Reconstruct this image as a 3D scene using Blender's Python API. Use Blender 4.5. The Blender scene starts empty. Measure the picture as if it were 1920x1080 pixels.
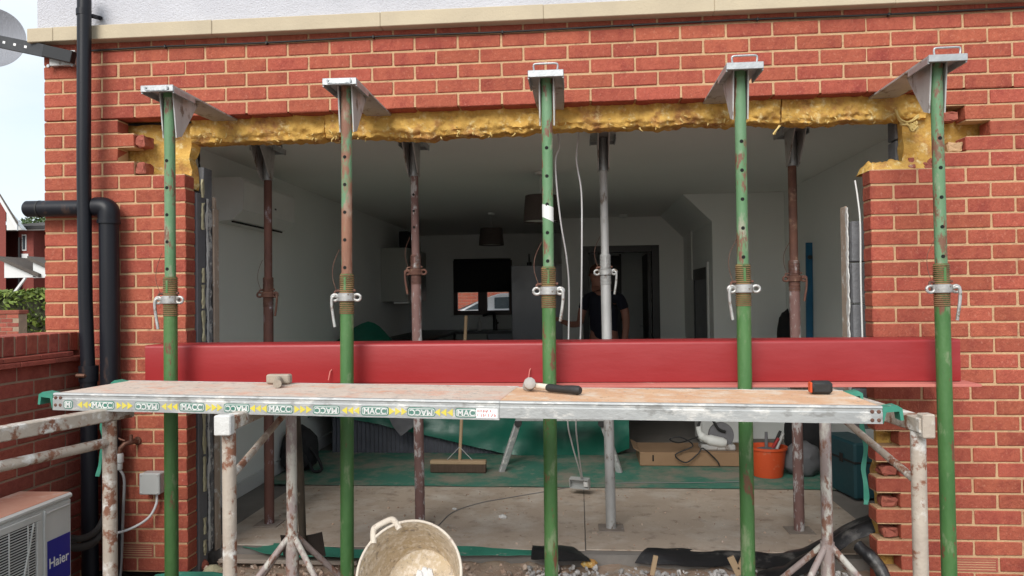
import bpy, bmesh, math, random
from mathutils import Vector, Matrix, noise
import numpy as np
R = math.radians
random.seed(7)
sc = bpy.context.scene
COL = sc.collection

# ------------------------------------------------------------------ camera
CAM = Vector((.9324, -3.7989, 1.4914)); YAW, PIT, ROLL, FPX = -.0868, .0143, -.0129, 1408.14
FW = Vector((math.sin(YAW)*math.cos(PIT), math.cos(YAW)*math.cos(PIT), math.sin(PIT)))
RT = Vector((math.cos(YAW), -math.sin(YAW), 0)); UP = RT.cross(FW)
R2 = RT*math.cos(ROLL) + UP*math.sin(ROLL); U2 = UP*math.cos(ROLL) - RT*math.sin(ROLL)
cd = bpy.data.cameras.new('camera'); cam = bpy.data.objects.new('camera', cd); COL.objects.link(cam)
cd.sensor_width = 36; cd.lens = FPX/1920*36; cd.clip_end = 2000; cd.clip_start = .05
cam.matrix_world = Matrix(((R2.x, U2.x, -FW.x, CAM.x), (R2.y, U2.y, -FW.y, CAM.y), (R2.z, U2.z, -FW.z, CAM.z), (0, 0, 0, 1)))
sc.camera = cam

# ------------------------------------------------------------------ sky and sun (bright overcast)
SUN_EL, SUN_AZ = R(36), R(196)          # azimuth clockwise from +Y: behind the camera, a little left
w = bpy.data.worlds.new('World'); sc.world = w; w.use_nodes = True
nt = w.node_tree; nt.nodes.clear()
out = nt.nodes.new('ShaderNodeOutputWorld'); bg = nt.nodes.new('ShaderNodeBackground')
sky = nt.nodes.new('ShaderNodeTexSky'); sky.sky_type = 'NISHITA'; sky.sun_disc = False
sky.sun_elevation = SUN_EL; sky.sun_rotation = SUN_AZ
tc = nt.nodes.new('ShaderNodeTexCoord'); mp = nt.nodes.new('ShaderNodeMapping'); mp.inputs['Scale'].default_value = (1, 1, 2.2)
nz = nt.nodes.new('ShaderNodeTexNoise'); nz.inputs['Scale'].default_value = 2.6; nz.inputs['Detail'].default_value = 7; nz.inputs['Roughness'].default_value = .55
cr = nt.nodes.new('ShaderNodeValToRGB'); cr.color_ramp.elements[0].position = .22; cr.color_ramp.elements[1].position = .6
cr.color_ramp.elements[0].color = (.45, .45, .45, 1); cr.color_ramp.elements[1].color = (.97, .97, .97, 1)
mx = nt.nodes.new('ShaderNodeMix'); mx.data_type = 'RGBA'; mx.inputs['B'].default_value = (4.3, 4.65, 4.95, 1)
nt.links.new(tc.outputs['Generated'], mp.inputs['Vector']); nt.links.new(mp.outputs[0], nz.inputs['Vector'])
nt.links.new(nz.outputs['Fac'], cr.inputs['Fac']); nt.links.new(cr.outputs['Color'], mx.inputs['Factor'])
nt.links.new(sky.outputs['Color'], mx.inputs['A']); nt.links.new(mx.outputs['Result'], bg.inputs['Color'])
bg.inputs['Strength'].default_value = .1
nt.links.new(bg.outputs[0], out.inputs['Surface'])
sl = bpy.data.lights.new('sun', 'SUN'); sl.energy = 1.5; sl.angle = R(35); sl.color = (1, .96, .9)
so = bpy.data.objects.new('sun', sl); COL.objects.link(so)
sd = Vector((math.sin(SUN_AZ)*math.cos(SUN_EL), math.cos(SUN_AZ)*math.cos(SUN_EL), math.sin(SUN_EL)))
so.rotation_euler = (-sd).to_track_quat('-Z', 'Y').to_euler(); so.location = (0, -8, 8)
sc.view_settings.view_transform = 'Standard'; sc.view_settings.look = 'None'
sc.cycles.max_bounces = 12; sc.cycles.diffuse_bounces = 8
sc.view_settings.exposure = 1.16; sc.view_settings.gamma = 1

# ------------------------------------------------------------------ pixel -> place
def ray(x, y): return FW + R2*((x-960)/FPX) - U2*((y-540)/FPX)
def at(x, y, Y): d = ray(x, y); return CAM + d*((Y-CAM.y)/d.y)
def atz(x, y, Z): d = ray(x, y); return CAM + d*((Z-CAM.z)/d.z)
def atx(x, y, X): d = ray(x, y); return CAM + d*((X-CAM.x)/d.x)
def proj(p):
    d = Vector(p)-CAM; z = d.dot(FW); return 960+FPX*d.dot(R2)/z, 540-FPX*d.dot(U2)/z
FL = .10            # inside floor level
CEIL = 2.50
def J(n): return 2.925-.075*n       # bed joint below course n of the brickwork

# ------------------------------------------------------------------ materials
MATS = {}
def mat(name, c1, c2=None, scale=8, rough=.6, metal=0, bump=.2, bscale=60, c3=None, s3=20, t3=(.62, .68), c4=None, s4=5, t4=(.6, .7), rnd=0, stretch=(1, 1, 1), island=False, spec=.5, hi=None, trans=0):
    if name in MATS: return MATS[name]
    m = bpy.data.materials.new(name); m.use_nodes = True; n = m.node_tree.nodes; l = m.node_tree.links
    b = n['Principled BSDF']; b.inputs['Roughness'].default_value = rough; b.inputs['Metallic'].default_value = metal
    b.inputs['Specular IOR Level'].default_value = spec
    t = n.new('ShaderNodeTexCoord'); mpn = n.new('ShaderNodeMapping'); mpn.inputs['Scale'].default_value = stretch
    l.new(t.outputs['Object'], mpn.inputs['Vector'])
    oi = n.new('ShaderNodeObjectInfo')
    vec = mpn.outputs[0]
    if rnd:
        va = n.new('ShaderNodeVectorMath'); va.operation = 'ADD'
        cmb = n.new('ShaderNodeMath'); cmb.operation = 'MULTIPLY'; cmb.inputs[1].default_value = 37
        if island:
            g = n.new('ShaderNodeNewGeometry'); rsrc = g.outputs['Random Per Island']
        else: rsrc = oi.outputs['Random']
        l.new(rsrc, cmb.inputs[0]); l.new(vec, va.inputs[0]); l.new(cmb.outputs[0], va.inputs[1]); vec = va.outputs[0]
    def noi(s, d=5, r=.6):
        q = n.new('ShaderNodeTexNoise'); q.inputs['Scale'].default_value = s; q.inputs['Detail'].default_value = d; q.inputs['Roughness'].default_value = r
        l.new(vec, q.inputs['Vector']); return q.outputs['Fac']
    def mixc(a, bcol, fac):
        q = n.new('ShaderNodeMix'); q.data_type = 'RGBA'
        if isinstance(a, tuple): q.inputs['A'].default_value = (*a, 1)
        else: l.new(a, q.inputs['A'])
        if isinstance(bcol, tuple): q.inputs['B'].default_value = (*bcol, 1)
        else: l.new(bcol, q.inputs['B'])
        l.new(fac, q.inputs['Factor']); return q.outputs['Result']
    def ramp(src, lo, hi_):
        q = n.new('ShaderNodeMapRange'); q.inputs['From Min'].default_value = lo; q.inputs['From Max'].default_value = hi_
        l.new(src, q.inputs['Value']); return q.outputs['Result']
    col = c1
    if c2: col = mixc(c1, c2, ramp(noi(scale), .3, .7))
    if c4: col = mixc(col, c4, ramp(noi(s4, 6, .65), *t4))
    if c3: col = mixc(col, c3, ramp(noi(s3, 8, .7), *t3))
    if rnd:
        hs = n.new('ShaderNodeHueSaturation')
        if isinstance(col, tuple): hs.inputs['Color'].default_value = (*col, 1)
        else: l.new(col, hs.inputs['Color'])
        mr = n.new('ShaderNodeMapRange'); mr.inputs['To Min'].default_value = 1-rnd; mr.inputs['To Max'].default_value = 1+rnd
        l.new(rsrc, mr.inputs['Value']); l.new(mr.outputs['Result'], hs.inputs['Value'])
        mh = n.new('ShaderNodeMapRange'); mh.inputs['To Min'].default_value = .5-.004; mh.inputs['To Max'].default_value = .5+.003
        ml = n.new('ShaderNodeMath'); ml.operation = 'FRACT'; m7 = n.new('ShaderNodeMath'); m7.operation = 'MULTIPLY'; m7.inputs[1].default_value = 7.3
        l.new(rsrc, m7.inputs[0]); l.new(m7.outputs[0], ml.inputs[0]); l.new(ml.outputs[0], mh.inputs['Value']); l.new(mh.outputs['Result'], hs.inputs['Hue'])
        col = hs.outputs['Color']
    if isinstance(col, tuple): b.inputs['Base Color'].default_value = (*col, 1)
    else: l.new(col, b.inputs['Base Color'])
    rr = n.new('ShaderNodeMapRange'); rr.inputs['To Min'].default_value = max(0, rough-.12); rr.inputs['To Max'].default_value = min(1, rough+.15)
    l.new(noi(scale*1.7), rr.inputs['Value']); l.new(rr.outputs['Result'], b.inputs['Roughness'])
    if bump:
        bp = n.new('ShaderNodeBump'); bp.inputs['Strength'].default_value = bump; bp.inputs['Distance'].default_value = .01
        l.new(noi(bscale, 6, .65), bp.inputs['Height']); l.new(bp.outputs['Normal'], b.inputs['Normal'])
    MATS[name] = m; return m
def glass(name, tint=(.8, .85, .85), rough=.02, alpha=.12):
    m = bpy.data.materials.new(name); m.use_nodes = True; n = m.node_tree.nodes; l = m.node_tree.links
    b = n['Principled BSDF']; tr = n.new('ShaderNodeBsdfTransparent'); mxs = n.new('ShaderNodeMixShader')
    b.inputs['Base Color'].default_value = (*tint, 1); b.inputs['Roughness'].default_value = rough
    mxs.inputs[0].default_value = alpha
    l.new(tr.outputs[0], mxs.inputs[1]); l.new(b.outputs[0], mxs.inputs[2]); l.new(mxs.outputs[0], n['Material Output'].inputs['Surface'])
    return m

BRK = dict(scale=26, rough=.88, bump=.9, bscale=55, rnd=.11, spec=.2, c3=(.48, .18, .12), s3=75, t3=(.56, .70), c4=(.27, .060, .043), s4=11, t4=(.48, .72), stretch=(1.25, 1, .9))
M_brick = mat('red_brick', (.405, .108, .066), (.335, .084, .053), **BRK)
M_brick_i = mat('red_brick_joined', (.405, .108, .066), (.335, .084, .053), island=True, **BRK)
M_brick_core = mat('broken_brick', (.36, .11, .07), (.28, .07, .05), 20, .9, bump=.8, bscale=50, c3=(.5, .38, .28), s3=14)
M_gbrick = mat('garden_brick', (.35, .10, .068), (.25, .065, .048), scale=22, rough=.85, bump=.8, bscale=60, rnd=.18, spec=.25, c3=(.4, .2, .15), s3=50, t3=(.66, .74))
M_mortar = mat('buff_mortar', (.60, .40, .23), (.51, .33, .19), 12, .95, bump=.7, bscale=120, c3=(.36, .21, .13), s3=14, t3=(.55, .68), spec=.15)
M_gmortar = mat('grey_mortar', (.36, .27, .19), (.28, .2, .15), 6, .95, bump=.5, bscale=160, spec=.15)
M_render = mat('white_render', (.64, .64, .68), (.55, .55, .59), 3, .95, bump=1.0, bscale=130, c3=(.42, .42, .46), s3=70, t3=(.62, .7))
M_stone = mat('cast_stone', (.53, .45, .32), (.46, .39, .28), 5, .85, bump=.25, bscale=90, c3=(.36, .31, .23), s3=18, t3=(.66, .78))
M_pvc = mat('black_plastic', (.008, .009, .013), (.013, .014, .019), 5, .38, bump=.05, bscale=20, c3=(.11, .06, .04), s3=5, t3=(.6, .72), spec=.28, stretch=(1, 1, .3))
M_green = mat('green_paint_steel', (.040, .125, .032), (.075, .18, .055), 9, .5, bump=.3, bscale=50, c3=(.15, .065, .035), s3=14, t3=(.58, .62), c4=(.17, .23, .12), s4=16, t4=(.56, .66), stretch=(1, 1, .4), rnd=.05)
M_lgreen = mat('faded_green_steel', (.14, .26, .145), (.085, .20, .085), 7, .55, bump=.35, bscale=50, c3=(.17, .075, .045), s3=15, t3=(.54, .59), c4=(.32, .30, .23), s4=12, t4=(.54, .66), stretch=(1, 1, .4), rnd=.05)
M_rgreen = mat('rusty_green_steel', (.27, .13, .08), (.19, .085, .055), 8, .7, bump=.35, bscale=50, c3=(.12, .24, .13), s3=9, t3=(.50, .57), c4=(.34, .25, .19), s4=14, t4=(.52, .66), stretch=(1, 1, .45))
M_rust = mat('rusty_steel', (.17, .075, .048), (.09, .042, .032), 12, .8, bump=.4, bscale=60, c3=(.26, .16, .11), s3=20, t3=(.55, .66))
M_rustp = mat('purple_rust_steel', (.23, .13, .115), (.15, .08, .07), 10, .75, bump=.35, bscale=60, c3=(.46, .44, .43), s3=17, t3=(.52, .58), stretch=(1, 1, .45))
M_brown = mat('brown_rust_steel', (.15, .062, .045), (.075, .034, .028), 8, .75, bump=.35, bscale=60, c3=(.30, .26, .28), s3=14, t3=(.57, .64), stretch=(1, 1, .45))
M_galv = mat('galvanised_steel', (.30, .32, .33), (.46, .48, .49), 14, .42, .55, bump=.15, bscale=60, c3=(.22, .2, .18), s3=18, t3=(.64, .74))
M_dgalv = mat('dull_galvanised_steel', (.40, .40, .39), (.52, .52, .51), 10, .55, .3, bump=.25, bscale=60, c3=(.19, .15, .12), s3=16, t3=(.55, .64), stretch=(1, 1, .5))
M_nut = mat('zinc_casting', (.50, .50, .49), (.36, .36, .35), 24, .48, .55, bump=.2, bscale=60, c3=(.2, .15, .11), s3=30, t3=(.55, .63))
M_thread = mat('rusty_thread', (.30, .17, .08), (.15, .08, .04), 20, .75, .1, bump=.3, bscale=80, c3=(.07, .10, .04), s3=18, t3=(.56, .66))
M_hole_shade = mat('dark_hole', (.004, .004, .004), rough=.9, bump=0)  # near-black fill painted for the shade inside holes, slots and voids
M_red = mat('red_oxide_steel', (.32, .024, .026), (.26, .017, .019), 3, .42, bump=.12, bscale=30, c3=(.45, .14, .12), s3=9, t3=(.68, .8), c4=(.38, .05, .055), s4=1.6, t4=(.5, .8), stretch=(.25, 1, 1))
M_reddust = mat('dusty_red_oxide', (.56, .19, .15), (.48, .13, .11), 3, .7, bump=.1, bscale=30, c3=(.62, .38, .3), s3=5, t3=(.6, .75))
M_trest = mat('worn_painted_steel', (.46, .40, .33), (.36, .30, .25), 7, .65, bump=.35, bscale=50, c3=(.22, .095, .055), s3=15, t3=(.52, .59), c4=(.66, .64, .60), s4=11, t4=(.52, .62))
M_trest2 = mat('mauve_painted_steel', (.37, .30, .29), (.29, .23, .21), 8, .65, bump=.35, bscale=50, c3=(.22, .11, .075), s3=18, t3=(.53, .60), c4=(.52, .50, .45), s4=13, t4=(.51, .60), stretch=(1, 1, .5))
M_alu = mat('worn_aluminium', (.44, .45, .44), (.36, .37, .37), 9, .5, .35, bump=.2, bscale=70, c3=(.60, .59, .56), s3=16, t3=(.54, .62), c4=(.27, .27, .26), s4=20, t4=(.56, .64), stretch=(.5, 1, 1))
M_deck = mat('dusty_deck_grey', (.64, .54, .46), (.56, .45, .37), 5, .9, bump=.5, bscale=90, c3=(.62, .33, .23), s3=7, t3=(.50, .66), c4=(.40, .35, .31), s4=26, t4=(.55, .64))
M_deck2 = mat('dusty_deck_orange', (.68, .44, .27), (.60, .34, .20), 5, .9, bump=.5, bscale=90, c3=(.70, .58, .46), s3=7, t3=(.48, .64), c4=(.28, .22, .18), s4=45, t4=(.60, .66))
M_teal = mat('green_plastic_strap', (.03, .2, .14), (.05, .26, .18), 8, .5, bump=.15, bscale=40, c3=(.3, .36, .3), s3=14)
M_ins = mat('glass_wool', (.74, .47, .13), (.60, .35, .09), 14, .95, bump=1.0, bscale=70, c3=(.82, .66, .34), s3=24, t3=(.54, .66), c4=(.42, .20, .085), s4=8, t4=(.50, .66), spec=.1)
M_ins2 = mat('pale_wool_fibre', (.74, .58, .26), (.62, .44, .15), 20, .95, bump=.6, bscale=80, spec=.1)
M_block = mat('grey_concrete_block', (.20, .205, .215), (.14, .145, .155), 9, .95, bump=.7, bscale=70, c3=(.42, .42, .41), s3=10, t3=(.6, .68))
M_block2 = mat('smeared_block', (.12, .12, .13), (.24, .24, .24), 20, .95, bump=.8, bscale=70, c3=(.5, .5, .48), s3=14, t3=(.52, .58))
M_closer = mat('grey_plastic_closer', (.15, .15, .165), (.12, .12, .13), 4, .6, bump=.1, bscale=30, c3=(.16, .14, .13), s3=12, t3=(.66, .76))
M_foam = mat('adhesive_foam', (.42, .39, .26), (.34, .31, .2), 15, .85, bump=.5, bscale=60)
M_plaster = mat('plaster_edge', (.42, .33, .26), (.36, .28, .22), 10, .9, bump=.5, bscale=80, c3=(.62, .6, .56), s3=15, t3=(.56, .66))
M_whitepl = mat('white_plaster', (.68, .68, .66), (.56, .55, .53), 20, .9, bump=.5, bscale=60)
M_wall = mat('white_wall_paint', (.80, .82, .80), (.77, .79, .77), 1.5, .8, bump=.04, bscale=200, spec=.25)
M_ceil = mat('ceiling_paint', (.80, .80, .77), (.77, .77, .74), 1.5, .85, bump=.03, bscale=200, spec=.2)
M_skirt = mat('white_gloss', (.66, .67, .66), rough=.4, bump=.02)
M_hard = mat('dusty_hardboard', (.50, .41, .325), (.42, .335, .265), 3, .9, bump=.25, bscale=110, c3=(.58, .52, .45), s3=3.5, t3=(.48, .68), c4=(.30, .235, .185), s4=11, t4=(.54, .7))
M_mat = mat('dusty_green_sheet', (.045, .19, .135), (.07, .22, .16), 4, .75, bump=.3, bscale=40, c3=(.27, .25, .2), s3=2.6, t3=(.46, .62), c4=(.24, .26, .21), s4=12, t4=(.56, .72))
M_tarp = mat('green_tarpaulin', (.006, .115, .075), (.01, .15, .10), 3, .35, bump=.3, bscale=7, c3=(.05, .26, .18), s3=5, t3=(.64, .76))
M_conc = mat('screed', (.24, .22, .2), (.19, .175, .16), 4, .95, bump=.4, bscale=70)
M_ground = mat('earth_paving', (.20, .16, .125), (.14, .11, .09), 3, .95, bump=.7, bscale=25, c3=(.3, .26, .22), s3=9)
M_grass = mat('far_grass', (.07, .12, .03), (.05, .09, .025), 1, .95, bump=.4, bscale=10)
M_rub = mat('rubble', (.48, .39, .31), (.38, .22, .15), 6, .95, bump=.7, bscale=40, rnd=.3, island=True, c3=(.5, .46, .4), s3=6, t3=(.52, .66))
M_rubg = mat('grey_rubble', (.38, .37, .36), (.5, .48, .46), 6, .95, bump=.7, bscale=40, rnd=.3, island=True, c3=(.5, .48, .45), s3=6, t3=(.56, .68))
M_dpm = mat('black_polythene', (.010, .010, .011), (.018, .018, .02), 4, .38, bump=.35, bscale=14, c3=(.16, .15, .14), s3=5, t3=(.56, .74))
M_white = mat('white_plastic', (.72, .73, .71), (.66, .67, .65), 5, .45, bump=.03, bscale=30)
M_acw = mat('dusty_white_metal', (.66, .67, .65), (.58, .59, .57), 6, .5, bump=.05, bscale=40)
M_acdust = mat('red_brick_dust', (.58, .33, .24), (.50, .23, .16), 5, .9, bump=.2, bscale=60, c3=(.64, .56, .5), s3=3, t3=(.5, .66))
M_blue = mat('blue_badge', (.006, .012, .27), rough=.4, bump=0)
M_plain_white = mat('white_print', (.8, .8, .8), rough=.6, bump=0)
M_greyp = mat('grey_plastic', (.42, .43, .42), (.38, .39, .38), 6, .5, bump=.04, bscale=30)
M_rubber = mat('black_rubber', (.012, .012, .012), (.02, .02, .02), 8, .6, bump=.2, bscale=60)
M_foamp = mat('black_pipe_foam', (.014, .013, .013), (.03, .025, .022), 8, .8, bump=.3, bscale=60)
M_brass = mat('old_brass', (.2, .1, .065), (.13, .065, .05), 14, .55, .6, bump=.3, bscale=60)
M_terra = mat('terracotta', (.40, .11, .075), (.33, .085, .06), 10, .85, bump=.4, bscale=80)
M_tub = mat('plastered_tub', (.56, .47, .36), (.52, .41, .26), 9, .9, bump=.9, bscale=45, c3=(.68, .60, .50), s3=34, t3=(.50, .60), c4=(.34, .28, .22), s4=38, t4=(.55, .63))
M_tubrim = mat('scuffed_tub_plastic', (.70, .64, .55), (.62, .55, .46), 12, .7, bump=.4, bscale=70, c3=(.44, .36, .30), s3=50, t3=(.56, .64))
M_orange = mat('orange_plastic', (.62, .085, .02), (.54, .065, .016), 6, .55, bump=.1, bscale=30, c3=(.5, .26, .17), s3=10, t3=(.6, .74))
M_card = mat('cardboard', (.30, .19, .11), (.26, .16, .09), 5, .9, bump=.1, bscale=50)
M_wood = mat('pale_wood', (.42, .30, .18), (.36, .25, .15), 6, .75, bump=.15, bscale=40, stretch=(1, 1, .15))
M_bristle = mat('broom_bristle', (.10, .065, .045), (.07, .045, .03), 40, .95, bump=.8, bscale=150, stretch=(1, 1, .1))
M_black = mat('black_fabric', (.012, .012, .014), (.02, .02, .022), 10, .9, bump=.4, bscale=50)
M_cord = mat('grey_corduroy', (.13, .135, .16), (.10, .105, .125), 6, .95, bump=.3, bscale=60)
M_greyf = mat('grey_cloth', (.16, .16, .17), (.13, .13, .14), 8, .95, bump=.3, bscale=90)
M_shade = mat('brown_lampshade', (.07, .055, .05), (.06, .047, .043), 8, .9, bump=.15, bscale=120)
M_frame = mat('black_door_frame', (.012, .012, .014), rough=.35, bump=.02)
M_door = mat('dark_door', (.03, .03, .033), (.025, .025, .028), 3, .4, bump=.03)
M_fridge = mat('grey_fridge', (.20, .21, .23), (.18, .19, .21), 3, .35, .3, bump=.02)
M_cab = mat('grey_gloss_unit', (.36, .37, .34), rough=.3, bump=.01)
M_dark = mat('dark_worktop', (.03, .03, .032), (.04, .04, .04), 12, .4, bump=.05)
M_blind = mat('black_blind', (.018, .018, .02), rough=.8, bump=.1, bscale=120)
M_upvc = mat('brown_window_frame', (.035, .012, .01), rough=.4, bump=.02)
M_carw = mat('white_car_paint', (.72, .74, .75), rough=.22, bump=0)
M_carg = mat('dark_car_glass', (.06, .085, .10), rough=.08, bump=0)
M_skin = mat('skin', (.40, .19, .14), (.34, .15, .11), 12, .6, bump=.1, bscale=60)
M_hair = mat('reddish_hair', (.10, .04, .025), (.07, .028, .018), 30, .8, bump=.4, bscale=80)
M_navy = mat('navy_shirt', (.008, .009, .02), (.012, .013, .028), 8, .9, bump=.3, bscale=40)
M_trous = mat('dark_trousers', (.018, .018, .02), rough=.9, bump=.3)
M_bluel = mat('blue_level', (.01, .11, .22), (.015, .13, .25), 6, .4, bump=.05)
M_case = mat('dark_teal_case', (.012, .06, .075), (.016, .07, .085), 6, .5, bump=.08, c3=(.16, .16, .15), s3=6, t3=(.66, .76))
M_leaf = mat('hedge_leaf', (.20, .26, .045), (.09, .15, .03), 3, .6, bump=0, rnd=.35, island=True)
M_leafd = mat('tree_leaf', (.07, .12, .025), (.045, .085, .02), 2, .6, bump=0, rnd=.35, island=True)
M_leafin = mat('hedge_twigs', (.035, .045, .015), (.025, .02, .012), 20, .9, bump=.3)
M_bark = mat('bark', (.09, .065, .045), (.06, .045, .03), 12, .9, bump=.5)
M_roof = mat('brown_roof_tile', (.10, .085, .07), (.075, .062, .055), 4, .85, bump=.5, bscale=6)
M_farb = mat('far_brick', (.24, .055, .04), (.17, .04, .032), 14, .9, bump=.2, bscale=30, c3=(.33, .16, .12), s3=30, t3=(.62, .7))
M_glassd = mat('far_window_glass', (.05, .06, .07), rough=.1, bump=0)
M_cable = mat('black_cable', (.012, .012, .013), rough=.5, bump=0)
M_wcable = mat('white_cable', (.62, .62, .62), rough=.5, bump=0)
M_gcable = mat('grey_cable', (.2, .2, .2), rough=.5, bump=0)
M_mesh = mat('perforated_dish', (.26, .27, .30), (.22, .23, .26), 5, .55, .2, bump=.6, bscale=120, stretch=(1, 1, .05))
M_yel = mat('yellow_print', (.70, .56, .02), (.58, .52, .14), 30, .6, bump=.1)
M_grn = mat('green_print', (.015, .16, .11), (.16, .24, .21), 16, .6, bump=.1)
M_wprint = mat('worn_white_print', (.72, .73, .70), (.5, .51, .5), 22, .6, bump=.1)
M_redp = mat('red_print', (.55, .05, .05), (.6, .4, .36), 30, .6, bump=.1)
GL = glass('window_glass')
M_ham = mat('dusty_hammer', (.40, .34, .27), (.30, .25, .2), 20, .85, bump=.4, bscale=80, c3=(.5, .46, .4), s3=20)
M_plate = mat('dusty_plate', (.30, .25, .21), (.24, .2, .17), 14, .85, bump=.4, bscale=80, c3=(.45, .43, .41), s3=20)

# ------------------------------------------------------------------ object helpers
WORLD = {}
def wloc(o):
    v = Vector((0, 0, 0))
    while o is not None: v += o.location; o = o.parent
    return v
def tag(o, label=None, cat=None, group=None, kind=None):
    if label: o['label'] = label
    if cat: o['category'] = cat
    if group: o['group'] = group
    if kind: o['kind'] = kind
    return o
def empty(name, loc, label, cat, group=None, rz=0):
    o = bpy.data.objects.new(name, None); COL.objects.link(o); o.location = loc; o.rotation_euler.z = rz
    o.empty_display_size = .1
    return tag(o, label, cat, group)
def obj(name, bm, m, parent=None, smooth=None, local=False, origin=None):
    """link a bmesh built in world space (or local=True) as one mesh object"""
    if isinstance(bm, bpy.types.Mesh): me = bm
    else:
        bmesh.ops.recalc_face_normals(bm, faces=bm.faces)
        me = bpy.data.meshes.new(name); 
        off = wloc(parent) if parent is not None else Vector((0, 0, 0))
        if local: off = Vector((0, 0, 0))
        if origin is not None: off = Vector(origin)
        if off.length: bmesh.ops.translate(bm, verts=bm.verts, vec=-off)
        bm.to_mesh(me); bm.free()
    if m is not None and not me.materials: me.materials.append(m)
    if smooth is not None:
        me.polygons.foreach_set('use_smooth', [True]*len(me.polygons)); me.set_sharp_from_angle(angle=R(smooth))
    o = bpy.data.objects.new(name, me); COL.objects.link(o)
    if parent is not None: o.parent = parent
    elif origin is not None: o.location = origin
    return o
def copy_tree(o, parent=None):
    c = o.copy(); COL.objects.link(c); c.parent = parent
    for ch in list(o.children): copy_tree(ch, c)
    return c
def new(): return bmesh.new()
def box(bm, a, b, bev=0, M=None):
    """box between corners a and b"""
    x0, x1 = sorted((a[0], b[0])); y0, y1 = sorted((a[1], b[1])); z0, z1 = sorted((a[2], b[2]))
    vs = [bm.verts.new(Vector(p)) for p in ((x0,y0,z0),(x1,y0,z0),(x1,y1,z0),(x0,y1,z0),(x0,y0,z1),(x1,y0,z1),(x1,y1,z1),(x0,y1,z1))]
    fs = [bm.faces.new([vs[i] for i in q]) for q in ((0,3,2,1),(4,5,6,7),(0,1,5,4),(1,2,6,5),(2,3,7,6),(3,0,4,7))]
    if bev:
        es = list({e for f in fs for e in f.edges})
        r = bmesh.ops.bevel(bm, geom=es, offset=bev, segments=1, affect='EDGES', profile=.5)
        vs = list({v for f in r['faces'] for v in f.verts} | {v for v in vs if v.is_valid})
    if M is not None: bmesh.ops.transform(bm, matrix=M, verts=[v for v in vs if v.is_valid])
    return vs
def frame_of(d):
    d = d.normalized(); a = Vector((0, 0, 1)) if abs(d.z) < .9 else Vector((1, 0, 0))
    u = d.cross(a).normalized(); return u, d.cross(u).normalized()
def tube(bm, pts, r, seg=12, cap=True, rad=None):
    """round bar along points; r one radius or a list"""
    pts = [Vector(p) for p in pts]; n = len(pts)
    rs = r if isinstance(r, (list, tuple)) else [r]*n
    rings = []; u = None
    for i, p in enumerate(pts):
        d = (pts[min(i+1, n-1)]-pts[max(i-1, 0)])
        if d.length < 1e-9: d = Vector((0, 0, 1))
        d.normalize()
        if u is None: u, v = frame_of(d)
        else:
            u = (u - d*u.dot(d)); u = u.normalized() if u.length > 1e-6 else frame_of(d)[0]; v = d.cross(u)
        rings.append([bm.verts.new(p + u*(rs[i]*math.cos(2*math.pi*k/seg)) + v*(rs[i]*math.sin(2*math.pi*k/seg))) for k in range(seg)])
    for a, b in zip(rings, rings[1:]):
        for k in range(seg): bm.faces.new((a[k], a[(k+1) % seg], b[(k+1) % seg], b[k]))
    if cap: bm.faces.new(rings[0][::-1]); bm.faces.new(rings[-1])
def bar(bm, p, q, wx, wz, bev=0):
    """rectangular bar from p to q"""
    p, q = Vector(p), Vector(q); d = q-p; L = d.length; d.normalize()
    up = Vector((0, 0, 1)) if abs(d.z) < .95 else Vector((0, 1, 0))
    s = d.cross(up).normalized(); t = s.cross(d)
    M = Matrix(((s.x, d.x, t.x, p.x), (s.y, d.y, t.y, p.y), (s.z, d.z, t.z, p.z), (0, 0, 0, 1)))
    box(bm, (-wx/2, 0, -wz/2), (wx/2, L, wz/2), bev, M)
def lathe(bm, prof, seg=24, c=(0, 0, 0), M=None, cap=True):
    rings = []
    for r, z in prof:
        ring = []
        for k in range(seg):
            a = 2*math.pi*k/seg; v = Vector((r*math.cos(a), r*math.sin(a), z))
            if M is not None: v = M @ v
            ring.append(bm.verts.new(v + Vector(c)))
        rings.append(ring)
    for a, b in zip(rings, rings[1:]):
        for k in range(seg): bm.faces.new((a[k], a[(k+1) % seg], b[(k+1) % seg], b[k]))
    if cap: bm.faces.new(rings[0][::-1]); bm.faces.new(rings[-1])
def prism(bm, poly, d):
    """polygon (3-D points) extruded by vector d"""
    d = Vector(d); a = [bm.verts.new(Vector(p)) for p in poly]; b = [bm.verts.new(Vector(p)+d) for p in poly]; n = len(a)
    bm.faces.new(a); bm.faces.new(b[::-1])
    for i in range(n): bm.faces.new((a[i], b[i], b[(i+1) % n], a[(i+1) % n]))
def curve_pts(pts, n=8):
    """Catmull-Rom through points"""
    P = [Vector(p) for p in pts]; P = [P[0]*2-P[1]]+P+[P[-1]*2-P[-2]]; o = []
    for i in range(1, len(P)-2):
        for k in range(n):
            t = k/n; a, b, c, d = P[i-1:i+3]
            o.append(.5*((2*b)+(c-a)*t+(2*a-5*b+4*c-d)*t*t+(3*b-a-3*c+d)*t**3))
    o.append(P[-2]); return o
def sheet(bm, rows, th=.004, wr=0, ws=6, seed=0):
    """thin crumpled sheet through rows of points, with real thickness"""
    g = []
    for row in rows:
        g.append([bm.verts.new(p + noise.noise_vector(p*ws+Vector((seed, 0, 0)))*wr) for p in row])
    for a, b in zip(g, g[1:]):
        for i in range(len(a)-1): bm.faces.new((a[i], a[i+1], b[i+1], b[i]))
    bmesh.ops.recalc_face_normals(bm, faces=bm.faces)
    bmesh.ops.solidify(bm, geom=list(bm.faces), thickness=th)
def strip_rows(a, b, n, m):
    """rows between two polylines a and b (each smoothed), n along, m across"""
    A = curve_pts(a, n); B = curve_pts(b, n)
    return [[p.lerp(q, k/m) for p, q in zip(A, B)] for k in range(m+1)]
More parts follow.
